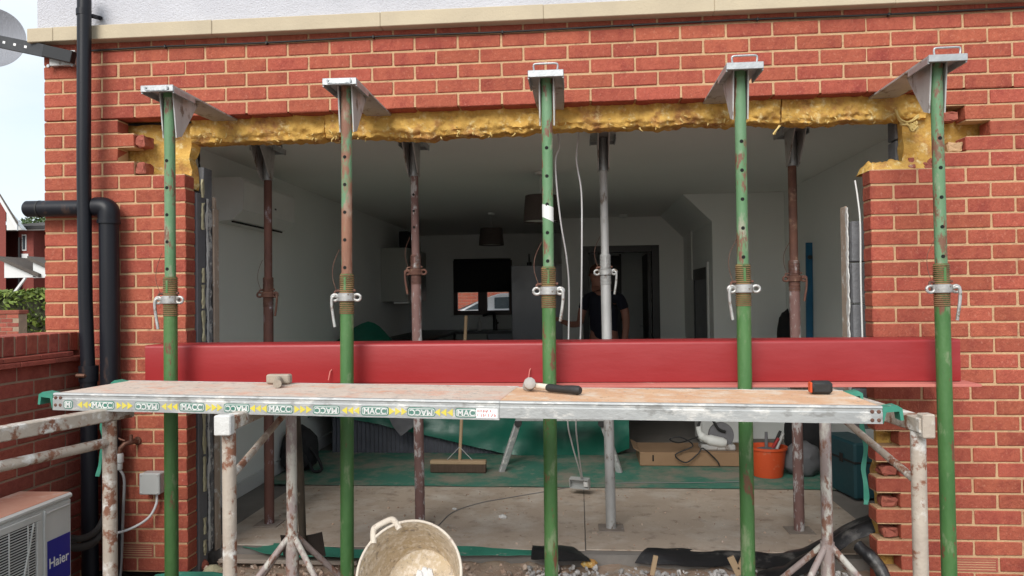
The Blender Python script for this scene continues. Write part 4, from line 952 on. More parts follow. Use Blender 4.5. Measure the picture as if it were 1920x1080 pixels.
# window
win = empty('kitchen_window', ((WX0+WX1)/2, 7.85, WZ0), 'brown framed kitchen window with black roller blind half down', 'window')
mx_ = at(905, 570, 7.84).x; fz = at(900, 548, 7.8).z
bm = new()
for a_, c_ in (((WX0, 7.83, WZ0), (WX0+.06, 7.9, WZ1)), ((WX1-.06, 7.83, WZ0), (WX1, 7.9, WZ1)), ((WX0+.0601, 7.83, WZ0), (WX1-.0601, 7.9, WZ0+.07)), ((WX0+.0601, 7.83, WZ1-.06), (WX1-.0601, 7.9, WZ1)), ((mx_-.07, 7.825, WZ0+.0701), (mx_+.07, 7.905, WZ1-.0601))): box(bm, a_, c_, .003)
obj('frame', bm, M_upvc, win)
for x0, x1 in ((WX0+.061, mx_-.071), (mx_+.071, WX1-.061)):
    bm = new(); box(bm, (x0, 7.862, WZ0+.071), (x1, 7.868, WZ1-.061)); obj('pane', bm, GL, win)
bm = new(); box(bm, (WX0+.02, 7.79, fz), (WX1-.02, 7.794, WZ1-.0)); tube(bm, [(WX0+.02, 7.785, WZ1), (WX1-.02, 7.785, WZ1)], .025, 12); obj('roller_blind', bm, M_blind, win)
bm = new(); box(bm, (WX0-.03, 7.75, WZ0-.022), (WX1+.02, 7.829, WZ0-.001), .003); obj('sill', bm, M_skirt, win)
# fridge
fY = 6.3; a, c_ = at(958, 498, fY), at(1050, 498, fY)
fr = empty('fridge', (a.x, fY, FL), 'tall grey fridge beside the kitchen window', 'fridge')
bm = new(); box(bm, (a.x, fY+.05, FL+.02), (.735, fY+.68, a.z), .006); obj('body', bm, M_fridge, fr)
bm = new(); box(bm, (a.x+.002, fY, FL+.65), (.733, fY+.049, a.z-.002), .006); obj('door', bm, M_fridge, fr)
bm = new(); box(bm, (a.x+.002, fY, FL+.03), (.733, fY+.049, FL+.645), .006); obj('freezer_door', bm, M_fridge, fr)
q = at(992, 497, fY+.2); bm = new(); lathe(bm, [(.035, a.z), (.035, a.z+.05), (.012, a.z+.06), (.012, a.z+.17)], 12, (q.x, fY+.25, 0)); one('fridge_top_bottle', bm, M_dark, 'dark bottle standing on top of the fridge', 'bottle', smooth=50)
# hall door frame and open door
dr = empty('hall_door', (DX0, 5.7, FL), 'black framed doorway to the hall with dark door standing open', 'door')
for nm, a_, c_ in (('frame_post', (DX0, 5.69, FL), (DX0+.075, 5.81, DZ)), ('frame_post', (DX1-.09, 5.69, FL), (DX1, 5.81, DZ)), ('frame_head', (DX0+.0751, 5.69, DZ-.085), (DX1-.0901, 5.81, DZ))):
    bm = new(); box(bm, a_, c_, .003); obj(nm, bm, M_frame, dr)
bm = new(); box(bm, (DX1-.135, 5.82, FL+.01), (DX1-.095, 6.6, DZ-.09), .003); dl = obj('door_leaf', bm, M_door, dr)
bm = new(); tube(bm, [(DX1-.14, 6.5, FL+1.0), (DX1-.19, 6.5, FL+1.0), (DX1-.19, 6.4, FL+1.0)], .01, 8); obj('door_handle', bm, M_galv, dl, 50)
bm = new(); box(bm, (1.02, 8.56, FL+1.85), (1.30, 8.598, FL+2.0)); one('hall_notice', bm, M_plain_white, 'small white rectangle on the dark hall wall behind the head', 'sheet')  # plain white rectangle on the hall end wall
bm = new(); box(bm, (1.30, 8.55, FL), (1.33, 8.598, 2.2)); box(bm, (1.62, 8.55, FL), (1.65, 8.598, 2.2)); box(bm, (1.33, 8.57, FL), (1.62, 8.597, 2.17)); one('hall_inner_door', bm, M_door, 'dark inner door at the end of the hall', 'door')
# door and plain white strip on the side of the stair wall
sx = pB.x-.004
def on_side(x, y): return atx(x, y, sx)
a, c_ = on_side(1303, 506), on_side(1328, 506)
sdn = empty('stair_cupboard_door', (sx, (a.y+c_.y)/2, FL), 'narrow black framed grey door on the stair wall side', 'door')
ya_, yb_2 = sorted((a.y, c_.y)); zz = a.z
for nm, q0, q1 in (('frame_post', ya_, ya_+.05), ('frame_post', yb_2-.05, yb_2)):
    bm = new(); box(bm, (sx-.02, q0, FL), (sx, q1, zz)); obj(nm, bm, M_frame, sdn)
bm = new(); box(bm, (sx-.02, ya_+.0501, zz-.12), (sx, yb_2-.0501, zz)); obj('frame_head', bm, M_frame, sdn)
bm = new(); box(bm, (sx-.008, ya_+.051, FL), (sx-.001, yb_2-.051, zz-.121)); obj('door_leaf', bm, M_fridge, sdn)
bm = new(); box(bm, (sx-.025, ya_-.06, FL), (sx, ya_-.001, zz+.05), .003); obj('architrave', bm, M_skirt, sdn)
a, c_ = on_side(1290, 422), on_side(1300, 525); y0_, y1_ = sorted((a.y, c_.y)); bm = new(); box(bm, (sx-.02, y0_, c_.z), (sx, y1_, a.z), .006); one('wall_panel', bm, M_white, 'narrow white strip on the side of the stair wall', 'panel')
# hanging cables with a back box
wires = [([(1046, 250), (1049, 275), (1042, 300), (1044, 350), (1052, 420), (1062, 480), (1067, 540), (1066, 640), (1064, 780), (1072, 830), (1086, 880), (1090, 897)], 'left of two white cables hanging from the ceiling edge'),
         ([(1085, 248), (1081, 300), (1090, 360), (1091, 450), (1090, 560), (1088, 640), (1080, 780), (1084, 840), (1092, 897)], 'right of two white cables hanging from the ceiling edge')]
for pts, lab in wires:
    n_ = len(pts); bm = new(); tube(bm, curve_pts([at(x, y, .42+(1.5-.42)*max(0, (k-3)/(n_-4))**1.5) for k, (x, y) in enumerate(pts)], 8), .0048, 8); one('hanging_cable', bm, M_wcable, lab, 'cable', 'cables hanging to the socket box', smooth=60)
p = at(1087, 906, 1.5); bx_ = empty('socket_box', p, 'grey socket back box dangling on white cables above the floor', 'socket box')
Mr = Matrix.Translation(p) @ Matrix.Rotation(R(-18), 4, 'Z') @ Matrix.Rotation(R(12), 4, 'X')
for (a_, c_) in (((-.07, .02, -.035), (.07, .025, .035)),): b = new(); box(b, a_, c_, 0, Mr); obj('box_back', b, M_greyp, bx_)
b = new()
for (a_, c_) in (((-.07, -.02, -.035), (.07, .0199, -.031)), ((-.07, -.02, .031), (.07, .0199, .035)), ((-.07, -.02, -.0309), (-.066, .0199, .0309)), ((.066, -.02, -.0309), (.07, .0199, .0309))): box(b, a_, c_, 0, Mr)
obj('box_sides', b, M_greyp, bx_)['kind'] = 'stuff'
b = new(); box(b, (.03, -.012, -.02), (.062, .015, .018), .003, Mr); obj('terminal', b, M_white, bx_)
# floor cable
bm = new(); tube(bm, curve_pts([atz(822, 985, FL+.013), atz(850, 960, FL+.013), atz(900, 943, FL+.013), atz(960, 932, FL+.013), atz(1020, 922, FL+.013), atz(1080, 912, FL+.014), atz(1180, 905, FL+.024), atz(1290, 905, FL+.024), atz(1390, 903, FL+.024)], 8), .0026, 8); one('floor_cable', bm, M_gcable, 'thin dark cable snaking across the hardboard floor', 'cable', smooth=60)

# ---- tarp-covered sofa
sof = empty('sofa', (-.2, 3.2, FL), 'grey corduroy sofa half hidden under the green tarpaulin', 'sofa')
bm = new(); rows = []
x0, x1 = -1.3, .72
n_ = 260
for z in (FL+.02, FL+.12, FL+.25, FL+.36, FL+.42):
    rows.append([Vector((x0+(x1-x0)*i/n_, 2.86-.010*math.sin(i*2*math.pi/5)+(.03 if z > FL+.4 else 0)+.012*noise.noise(Vector((i*.05, z*4, 0))), z)) for i in range(n_+1)])
rows.append([Vector((x0+(x1-x0)*i/n_, 3.75, FL+.45)) for i in range(n_+1)])
sheet(bm, rows, .02); obj('upholstery', bm, M_cord, sof, 50)
bm = new(); box(bm, (x0+.01, 2.9, FL+.002), (x1-.01, 3.9, FL+.40), .02); obj('base', bm, M_black, sof)
bm = new(); box(bm, (x0, 3.6, FL+.40), (x1, 3.9, FL+.80), .06); obj('backrest', bm, M_cord, sof)
# tarpaulin: falls from the back over the seat and the front; edge rises to the left
tl = [(556, 792), (600, 780), (680, 790), (760, 808), (840, 826), (940, 850), (1000, 858), (1050, 868), (1075, 866), (1130, 858), (1180, 840)]
front_edge = [at(x, y, 2.80+.02*math.sin(x*.05)) for x, y in tl]
hill = [(540, 690), (600, 665), (690, 602), (760, 660), (850, 668), (940, 672), (1000, 674), (1050, 676), (1080, 680), (1130, 690), (1180, 700)]
top_edge = [at(x, y, 3.55) for x, y in hill]
bm = new(); A_ = curve_pts(front_edge, 7); B_ = curve_pts(top_edge, 7); rows = []
for j in range(19):
    t = j/18; row = []
    for i, (p, q) in enumerate(zip(A_, B_)):
        if t < .45: v = p.lerp(Vector((p.x, 2.82, FL+.47)), t/.45) if p.z < FL+.47 else p.lerp(Vector((p.x, 2.9, p.z+.03)), t/.45)
        else:
            s_ = (t-.45)/.55; w_ = Vector((p.x, 2.82, FL+.47)) if p.z < FL+.47 else Vector((p.x, 2.9, p.z+.03)); v = w_.lerp(q, s_)
        v = v+Vector((0, -1, .5))*(.03*noise.noise(v*5)+.018*noise.noise(v*13)); row.append(v)
    rows.append(row)
sheet(bm, rows, .003); one('tarpaulin', bm, M_tarp, 'shiny dark green tarpaulin draped over the sofa', 'tarpaulin', smooth=35)
bm = new(); p = [at(725, 775, 2.6), at(775, 775, 2.6), at(793, 780, 2.6), at(775, 800, 2.6), at(752, 818, 2.6), at(737, 800, 2.6)]; prism(bm, p, (0, .03, 0)); one('grey_cloth', bm, M_greyf, 'grey cloth corner hanging over the tarpaulin edge', 'cloth')
# hop-up platform
hp = empty('work_platform', (.75, 2.3, FL), 'aluminium folding step platform in front of the tarpaulin', 'platform')
l0, l1 = atz(940, 886, FL+.012), at(972, 788, 2.25); r1_ = at(1128, 788, 2.25); r0 = Vector((r1_.x+(l1.x-l0.x), l0.y, FL+.012))
zt_ = l1.z
bm = new(); box(bm, (l1.x-.02, 2.2, zt_), (r1_.x+.02, 2.5, zt_+.03), .004); obj('deck', bm, M_alu, hp)
for p, q, in ((l0, l1), (r0, r1_)):
    for dy in (0, .22):
        bm = new(); bar(bm, p+Vector((0, dy+(.04 if dy else -.0), 0)), q+Vector((0, dy, -.001)), .028, .045, .003); obj('leg', bm, M_alu, hp)
    bm = new(); lathe(bm, [(.03, -.015), (.03, .015)], 16, q+Vector((0, -.03, -.02)), Matrix.Rotation(R(90), 3, 'X')); obj('hinge', bm, M_rubber, hp, 40)
bm = new(); bar(bm, l0.lerp(l1, .5)+Vector((0, 0, 0)), l0.lerp(l1, .5)+Vector((0, .24, 0)), .02, .02); obj('stay', bm, M_alu, hp)
# broom
br = empty('broom', atz(860, 884, FL+.02), 'wide broom with pale wooden handle standing on the floor', 'broom')
a, c_ = atz(808, 885, FL+.02), atz(912, 885, FL+.02)
bm = new(); box(bm, (a.x, a.y-.03, FL+.02), (c_.x, a.y+.03, FL+.085), .006); obj('bristles', bm, M_bristle, br)
bm = new(); box(bm, (a.x-.002, a.y-.032, FL+.0855), (c_.x+.002, a.y+.032, FL+.118), .006); obj('broom_head', bm, M_wood, br)
bm = new(); tube(bm, [(at(862, 868, a.y).x, a.y, FL+.11), at(874, 592, a.y+.12)], .0135, 12); obj('handle', bm, M_wood, br, 50)
bm = new()
for s_ in (-1, 1): tube(bm, [(at(862, 868, a.y).x+s_*.10, a.y, FL+.118), (at(862, 868, a.y).x, a.y, FL+.22)], .003, 6)
obj('stay_wire', bm, M_dgalv, br)['kind'] = 'stuff'
# rucksack
p = atz(560, 885, FL+.02); rk = empty('rucksack', p, 'black rucksack slumped against the left wall', 'bag')
def blob(c, r, sc_, seed, amp=.12, sub=3):
    b = new(); bmesh.ops.create_icosphere(b, subdivisions=sub, radius=r)
    for v in b.verts:
        n_ = v.co.normalized(); v.co = v.co*(1+amp*noise.noise(n_*2.2+Vector((seed, 0, 0)))+amp*.5*noise.noise(n_*6+Vector((seed, 3, 0)))); v.co = Vector((v.co.x*sc_[0], v.co.y*sc_[1], v.co.z*sc_[2]))+Vector(c)
        if v.co.z < FL+.022: v.co.z = FL+.022
    return b
obj('bag_body', blob(p+Vector((-.02, .08, .16)), .17, (.95, .6, 1.15), 2), M_black, rk, 60)
obj('bag_pocket', blob(p+Vector((-.02, -.04, .10)), .10, (1.1, .5, .9), 5), M_black, rk, 60)
bm = new(); tube(bm, curve_pts([p+Vector((.08, .02, .2)), p+Vector((.16, -.01, .12)), p+Vector((.20, -.03, .03)), p+Vector((.14, -.05, .02)), p+Vector((.09, -.02, .09))], 6), .012, 8); obj('strap', bm, M_black, rk, 60)
# cardboard box
a, c_ = atz(1200, 874, FL+.02), atz(1400, 876, FL+.02); topz = at(1200, 848, a.y).z
cb = empty('cardboard_box', a, 'long flat brown cardboard box on the green floor sheet', 'box')
bm = new(); box(bm, (a.x, a.y, FL+.022), (c_.x+.05, a.y+.42, topz), .004); obj('carton', bm, M_card, cb)
bm = new(); box(bm, (a.x+.10, a.y-.0015, FL+.06), (a.x+.112, a.y-.0005, FL+.11)); obj('hand_slot', bm, M_hole_shade, cb)
bm = new(); prism(bm, [(a.x, a.y, topz), (a.x-.05, a.y+.02, topz+.03), (a.x-.05, a.y+.40, topz+.03), (a.x, a.y+.42, topz)], (0, 0, .004)); obj('flap', bm, M_card, cb)
# mitre saw
p = Vector((a.x+.62, a.y+.12, topz)); sw = empty('mitre_saw', p, 'white and grey mitre saw with cable on the cardboard box', 'saw')
bm = new(); box(bm, p+Vector((-.12, -.06, .001)), p+Vector((.16, .1, .05)), .012); obj('saw_base', bm, M_dgalv, sw)
bm = new(); tube(bm, curve_pts([p+Vector((-.14, -.06, .20)), p+Vector((-.12, -.06, .13)), p+Vector((-.05, -.05, .09)), p+Vector((.08, -.04, .06))], 5), [.024]*5+[.034]*5+[.042]*5+[.03], 14); obj('motor_housing', bm, M_white, sw, 50)
bm = new(); lathe(bm, [(.10, -.02), (.105, 0), (.10, .02)], 28, p+Vector((.05, .0, .12)), Matrix.Rotation(R(80), 3, 'X')); obj('blade_guard', bm, M_greyf, sw, 40)
bm = new(); tube(bm, curve_pts([p+Vector((-.14, -.05, .2)), p+Vector((-.10, -.05, .29)), p+Vector((-.03, -.04, .26)), p+Vector((.02, -.04, .18)), p+Vector((.08, -.03, .15))], 6), .011, 10); obj('handle', bm, M_rubber, sw, 50)
bm = new(); tube(bm, curve_pts([p+Vector((-.14, -.07, .12)), p+Vector((-.30, -.12, .08)), p+Vector((-.38, -.14, .11)), p+Vector((-.30, -.15, .13)), p+Vector((-.2, -.15, .06)), p+Vector((-.34, -.16, -.01)), p+Vector((-.26, -.17, -.07)), p+Vector((-.16, -.16, .0)), p+Vector((-.12, -.15, .04)), p+Vector((-.02, -.16, -.05)), p+Vector((.0, -.2, -.09))], 7), .0055, 8); obj('power_cable', bm, M_cable, sw, 60)
# orange bucket with tools
p = atz(1446, 897, FL+.02); p.y += .1; p.z = FL+.02
bt_ = at(1446, 836, p.y).z; rt_ = (at(1482, 840, p.y).x-at(1411, 840, p.y).x)/2
bk = empty('bucket', p, 'orange plastic bucket full of hand tools', 'bucket')
bm = new(); lathe(bm, [(rt_*.78, p.z), (rt_*.97, bt_-.02), (rt_*1.04, bt_-.018), (rt_*1.04, bt_), (rt_*.95, bt_), (rt_*.74, p.z+.006)], 36, (p.x, p.y, 0), cap=True); obj('bucket_body', bm, M_orange, bk, 40)
bm = new(); lathe(bm, [(rt_*.93, bt_-.04), (rt_*.5, bt_-.02), (.01, bt_-.01)], 20, (p.x, p.y, 0)); obj('tool_pile', bm, M_greyf, bk, 60)
rs = random.Random(3)
for k in range(4):
    m = [M_greyf, mat('red_grip', (.35, .03, .03), rough=.5), M_dgalv, M_rubber][k % 4]; an = rs.uniform(0, 6.28); rr = rt_*rs.uniform(.1, .7)
    q = Vector((p.x+rr*math.cos(an), p.y+rr*math.sin(an)*.8, bt_-.06)); e = q+Vector((rs.uniform(-.05, .09), rs.uniform(-.04, .04), rs.uniform(.10, .19)))
    bm = new(); tube(bm, [q, q.lerp(e, .6), e], [.012, .013, .011], 8)
    one('hand_tool', bm, m, ('grey hand tool sticking out of the orange bucket', 'red handled tool sticking out of the orange bucket', 'steel tool sticking out of the orange bucket', 'black handled tool sticking out of the orange bucket')[k % 4], 'tool', 'tools in the bucket', smooth=60)
# spirit level, bags and cases on the right
q0, q1 = atx(1518, 455, 2.93), atx(1522, 838, 2.90); lv = empty('spirit_level', (2.9, q0.y, FL+.02), 'long blue spirit level leaning on the right wall', 'spirit level')
bm = new(); bar(bm, (2.895, q0.y-.02, FL+.022), (2.925, q0.y, q0.z), .055, .022, .002); lb_ = obj('level_body', bm, M_bluel, lv)
for k in (.06, .5, .93):
    bm = new(); pz = Vector((2.895, q0.y-.02, FL+.022)).lerp(Vector((2.925, q0.y, q0.z)), k); lathe(bm, [(.018, -.015), (.018, .015)], 16, pz+Vector((0, -.022, 0)), Matrix.Rotation(R(90), 3, 'X')); obj('vial', bm, M_dark, lb_, 40)
p = at(1472, 640, 2.9); bm = blob(tuple(at(1474, 628, 3.5)), .10, (.8, .6, 2.3), 8, .2); one('jacket', bm, M_black, 'black jacket hanging on the white stair wall', 'jacket', smooth=60)
p = atz(1540, 912, FL+.02); one('tool_bag', blob((2.62, 2.15, FL+.13), .17, (.9, .8, .8), 11, .2), M_greyf, 'dark grey tool bag on the floor near the teal case', 'bag', smooth=60)
one('black_bag', blob((2.78, 2.55, FL+.25), .24, (.7, .8, 1.1), 14, .15), M_black, 'tall black bag against the right wall', 'bag', smooth=60)
a = atz(1565, 905, FL+.02); ck_ = empty('tool_case', (2.7, 1.6, FL), 'dark teal tool case standing near the toothed brickwork', 'case')
Mc = Matrix.Translation((2.83, 1.66, FL+.012)) @ Matrix.Rotation(R(9), 4, 'Z')
bm = new(); box(bm, (-.10, -.22, 0), (.10, .22, .38), .015, Mc); obj('case_body', bm, M_case, ck_)
bm = new(); box(bm, (-.105, -.225, .24), (.105, .225, .255), .004, Mc); obj('case_seam', bm, M_rubber, ck_)
bm = new(); box(bm, (-.108, -.08, .225), (-.1055, -.03, .285), .001, Mc); obj('case_latch', bm, M_rubber, ck_)
# white machine behind the saw
bm = new(); p = Vector((2.35, 3.3, FL)); box(bm, p+Vector((-.3, 0, .022)), p+Vector((.12, .36, .62)), .02); one('white_board', bm, M_white, 'white panel standing behind the saw against the stair wall', 'panel')
# ---- person
pe_o = at(1132, 600, 4.5); pr_ = empty('person', (pe_o.x, 4.5, FL), 'person in navy t-shirt standing in the room looking down at one hand', 'person', rz=R(-22))
def skinned(name, verts, edges, m, root_i=0, sub=2):
    me = bpy.data.meshes.new(name); me.from_pydata([v[:3] for v in verts], edges, []); o = bpy.data.objects.new(name, me); COL.objects.link(o)
    md = o.modifiers.new('s', 'SKIN'); 
    for i, v in enumerate(verts):
        sv = me.skin_vertices[0].data[i]; sv.radius = (v[3], v[4] if len(v) > 4 else v[3]); sv.use_root = (i == root_i)
    o.modifiers.new('d', 'SUBSURF').levels = sub
    bpy.context.view_layer.update(); m2 = bpy.data.meshes.new_from_object(o.evaluated_get(bpy.context.evaluated_depsgraph_get())); bpy.data.objects.remove(o)
    m2.polygons.foreach_set('use_smooth', [True]*len(m2.polygons)); m2.materials.clear(); m2.materials.append(m); return m2
V = [(0, 0, .93, .15, .11), (0, 0, 1.1, .145, .10), (0, -.01, 1.28, .165, .11), (0, 0, 1.40, .12, .085), (-.01, -.02, 1.47, .058), (-.03, -.06, 1.55, .072), (-.04, -.09, 1.63, .088), (-.045, -.085, 1.70, .07),
     (-.19, 0, 1.385, .062), (-.25, -.01, 1.24, .05), (-.27, -.03, 1.10, .042), (-.33, -.16, 1.10, .036), (-.37, -.25, 1.13, .026), (-.385, -.29, 1.14, .03),
     (.19, 0, 1.385, .062), (.24, .02, 1.24, .05), (.25, .02, 1.09, .042), (.25, -.05, .92, .034), (.25, -.08, .84, .028),
     (-.09, 0, .84, .095), (-.10, -.01, .48, .068), (-.10, .02, .10, .045), (-.10, -.14, .035, .04),
     (.09, 0, .84, .095), (.11, -.01, .48, .068), (.12, .02, .10, .045), (.12, -.14, .035, .04)]
Eg = [(0, 1), (1, 2), (2, 3), (3, 4), (4, 5), (5, 6), (6, 7), (3, 8), (8, 9), (9, 10), (10, 11), (11, 12), (12, 13), (3, 14), (14, 15), (15, 16), (16, 17), (17, 18), (0, 19), (19, 20), (20, 21), (21, 22), (0, 23), (23, 24), (24, 25), (25, 26)]
body = obj('body', skinned('body', V, Eg, M_skin), None, pr_)
g = 1.13
Vs = [(v[0], v[1], v[2], v[3]*g, (v[4] if len(v) > 4 else v[3])*g) for v in ((0, 0, .86, .15, .115), V[1], V[2], V[3], V[8], V[9], V[14], V[15])]
obj('t_shirt', skinned('t_shirt', Vs, [(0, 1), (1, 2), (2, 3), (3, 4), (4, 5), (3, 6), (6, 7)], M_navy), None, pr_)
Vt = [(v[0], v[1], v[2], v[3]*1.12, (v[4] if len(v) > 4 else v[3])*1.12) for v in (V[0], V[19], V[20], V[21], V[23], V[24], V[25])]
obj('trousers', skinned('trousers', Vt, [(0, 1), (1, 2), (2, 3), (0, 4), (4, 5), (5, 6)], M_trous), None, pr_)
b = new(); bmesh.ops.create_icosphere(b, subdivisions=3, radius=.094)
for v in b.verts:
    v.co = Vector((v.co.x*.92, v.co.y*1.08, v.co.z*1.0))
    if v.co.y < -.03 and v.co.z < .035: v.co *= .82
    if v.co.z < -.045: v.co *= .86
    v.co += Vector((-.043, -.075, 1.665))
obj('hair', b, M_hair, pr_, 60, local=True)
for s_, hand_i, dirv in ((-1, 13, Vector((-.2, -.9, .2))), (1, 18, Vector((0, -.35, -.95)))):
    h0 = Vector(V[hand_i][:3]); dirv.normalize(); side = dirv.cross(Vector((0, 0, 1) if s_ < 0 else (0, 1, 0))).normalized(); nrm_ = side.cross(dirv)
    for k in range(5):
        off = (k-1.5)*.018
        if k < 4: a_ = h0+side*off+dirv*.03; ln = (.062, .072, .068, .05)[k]; pts = [a_, a_+dirv*ln*.5+nrm_*.008, a_+dirv*ln*.75+nrm_*.03]
        else: a_ = h0-side*.03; pts = [a_, a_-side*.02+dirv*.025, a_-side*.018+dirv*.05]
        b = new(); tube(b, pts, [.009, .0085, .007], 8); obj('finger', b, M_skin, body, 60, local=True)
b = new()
for s_ in (-1, 1):
    lathe(b, [(.004, -.012), (.016, 0), (.004, .012)], 10, (-.043+s_*.088, -.07, 1.64), Matrix.Rotation(R(90), 3, 'Y'))
obj('ears', b, M_skin, body, 60, local=True)['kind'] = 'stuff'
b = new(); tube(b, [(-.043, -.165, 1.655), (-.043, -.188, 1.625), (-.043, -.170, 1.612)], [.008, .015, .010], 8); obj('nose', b, M_skin, body, 60, local=True)

# ================================================================== AT THE THRESHOLD: spade, tub, polythene, rubble
p = at(565, 1040, -.05); s0 = at(570, 1000, -.1); s1 = at(556, 780, -.40)
spd = empty('spade', at(570, 1042, .05), 'black square spade leaning against the trestle post', 'spade')
bl = [at(528, 1001, -.12), at(550, 1008, -.10), at(580, 1006, -.10), at(606, 995, -.12), at(613, 1040, -.04), at(534, 1042, -.04)]
b = new()
rows = [[bl[0].lerp(bl[5], t).lerp(bl[3].lerp(bl[4], t), u)+Vector((0, .012-.028*(2*u-1)**2, -.022*math.sin(math.pi*u)*(1-t)*.9)) for u in [k/10 for k in range(11)]] for t in [k/6 for k in range(7)]]
sheet(b, rows, .004); obj('blade', b, M_rust if False else mat('black_spade_steel', (.02, .018, .017), (.035, .028, .025), 10, .6, bump=.2), spd, 50)
b = new(); tube(b, [at(568, 1012, -.115), at(566, 970, -.15), s1.lerp(s0, .5), s1], [.017, .019, .018, .018], 12); obj('shaft', b, mat('black_shaft', (.015, .014, .014), (.09, .07, .05), 8, .55, c3=(.2, .17, .13), s3=10, stretch=(1, 1, .2)), spd, 50)
# tub
tub = empty('builders_tub', at(768, 1110, -.75), 'cream plaster-caked rubber tub tilted towards the camera', 'tub')
cR_ = at(767, 1078, -.80); axis = Vector((-.02, -.86, .50)).normalized()     # opening direction
q = Vector((0, 0, 1)).rotation_difference(axis).to_matrix()
RT_ = .212; HT = .25
prof_o = [(RT_*.74, -HT), (RT_*.80, -HT*.7), (RT_*.92, -HT*.25), (RT_*.985, -.012), (RT_*1.03, -.010), (RT_*1.035, .004), (RT_*1.0, .008), (RT_*.97, .0), (RT_*.90, -HT*.25), (RT_*.77, -HT*.7), (RT_*.70, -HT+.012), (.002, -HT+.010)]
b = new(); lathe(b, prof_o, 56, cR_, q, cap=False)
for v in b.verts: v.co += noise.noise_vector(v.co*9)*.004
ob_ = obj('tub_body', b, M_tub, tub, 50)
b = new(); lathe(b, [(RT_*.71, -HT-.002), (RT_*.74, -HT+.004)], 40, cR_, q); obj('tub_base', b, M_tubrim, tub)
b = new(); pts = []
for k in range(49):
    a = 2*math.pi*k/48; pts.append(cR_+q @ Vector((RT_*1.008*math.cos(a), RT_*1.008*math.sin(a), .006)))
tube(b, pts, .006, 8, False); obj('rim', b, M_tubrim, tub, 60)
def on_rim(x, y):   # point of the rim plane under a picture point
    d = ray(x, y); return CAM+d*((cR_-CAM).dot(axis)/d.dot(axis))
hpts = [on_rim(701, 1020), on_rim(701, 996), on_rim(707, 988), on_rim(730, 976), on_rim(740, 977), on_rim(750, 993)]
b = new(); tube(b, curve_pts([h_+axis*.004 for h_ in hpts], 6), .0135, 10); obj('handle', b, M_tubrim, tub, 60)
b = new(); hp2 = [cR_+q @ Vector((RT_*1.0*math.cos(a), RT_*math.sin(a), 0))*1.0 for a in (0,)]
cen = cR_; opp = [cen-(h_-cen) for h_ in hpts]; tube(b, curve_pts(opp, 6), .0115, 10); obj('handle', b, M_tubrim, tub, 60)
rs = random.Random(12)
for k, (x, y) in enumerate(((786, 1076), (796, 1079), (776, 1082))):
    b = new(); p = on_rim(x, y)-axis*.10; prism(b, [p+Vector((-.02, 0, 0)), p+Vector((.02, 0, .005)), p+Vector((.012, -.01, .045)), p+Vector((-.004, -.01, .05))], (0, .012, 0)); one('plaster_shard', b, M_plain_white, ('white plaster shard in the tub, left one', 'white plaster shard in the tub, right one', 'white plaster shard low in the tub')[k], 'shard', 'shards in the tub')
# black polythene along the threshold
def poly_strip(up_, lo_, lab, seed, wr=.010):
    b = new(); rows = strip_rows(up_, lo_, 7, 7)
    for j, r_ in enumerate(rows):
        for v in r_: v.z += .02*math.sin(math.pi*j/7)*(1+noise.noise(v*6))
    sheet(b, rows, .004, wr, 11, seed); one('polythene_sheet', b, M_dpm, lab, 'plastic sheet', 'damp-proof polythene at the threshold', smooth=45)
poly_strip([at(1231, 1028, .40), at(1300, 1031, .40), at(1390, 1035, .40), at(1450, 1037, .40), at(1492, 1031, .40), at(1544, 1010, .40), at(1585, 984, .40), at(1628, 966, .36)],
           [at(1190, 1055, .26), at(1300, 1063, .24), at(1390, 1062, .24), at(1450, 1064, .24), at(1500, 1058, .24), at(1550, 1040, .24), at(1600, 1010, .24), at(1640, 985, .24)], 'long black polythene sheet along the threshold between the right props', 1, .008)
poly_strip([at(1425, 1072, .18), at(1480, 1056, .2), at(1530, 1030, .22), at(1580, 998, .24), at(1628, 975, .2)],
           [at(1410, 1092, .0), at(1490, 1084, .02), at(1545, 1056, .08), at(1590, 1022, .14), at(1640, 996, .14)], 'dusty black polythene fold beside the right trestle', 4, .012)
poly_strip([at(1000, 1024, .4), at(1040, 1022, .4), at(1072, 1024, .4), at(1084, 1034, .36)],
           [at(996, 1046, .2), at(1030, 1050, .16), at(1070, 1050, .16), at(1108, 1052, .2)], 'small black polythene piece behind the taped prop', 7)
b = new(); tube(b, curve_pts([at(1607, 1022, .02), at(1628, 1040, -.02), at(1648, 1064, -.05), at(1668, 1100, -.10)], 6), [.03]*6+[.034]*6+[.03]*7, 14)
for v in b.verts: v.co += noise.noise_vector(v.co*20)*.006
one('polythene_roll', b, M_dpm, 'thick dusty black polythene roll at the toothed brick edge', 'plastic sheet', smooth=50)
# threshold strip, foundation bricks and rubble
b = new(); box(b, (-1.1, .305, .0), (2.5, .309, .095)); obj('slab_edge', b, M_conc, house)
b = new(); box(b, (-1.06, .20, .055), (-.28, .29, .078), .004); one('timber_strip', b, mat('dusty_pale_timber', (.38, .32, .27), (.3, .25, .21), 8, .9, stretch=(.1, 1, 1)), 'pale dusty timber strip along the left threshold', 'timber')
rs = random.Random(21); b = new(); n_ = 110; m_ = 16; grid = []
for j in range(m_+1):
    row = []
    for i in range(n_+1):
        x = -1.10+(2.46+1.10)*i/n_; y = -.12+.43*j/m_
        z = .004+(.030+.030*noise.noise(Vector((x*3, y*5, 1)))+.022*noise.noise(Vector((x*11, y*11, 2)))+.010*noise.noise(Vector((x*35, y*35, 3))))*min(1, (y+.12)*6)
        row.append(b.verts.new((x, y, max(.004, z))))
    grid.append(row)
for r1, r2 in zip(grid, grid[1:]):
    for i in range(n_): b.faces.new((r1[i], r1[i+1], r2[i+1], r2[i]))
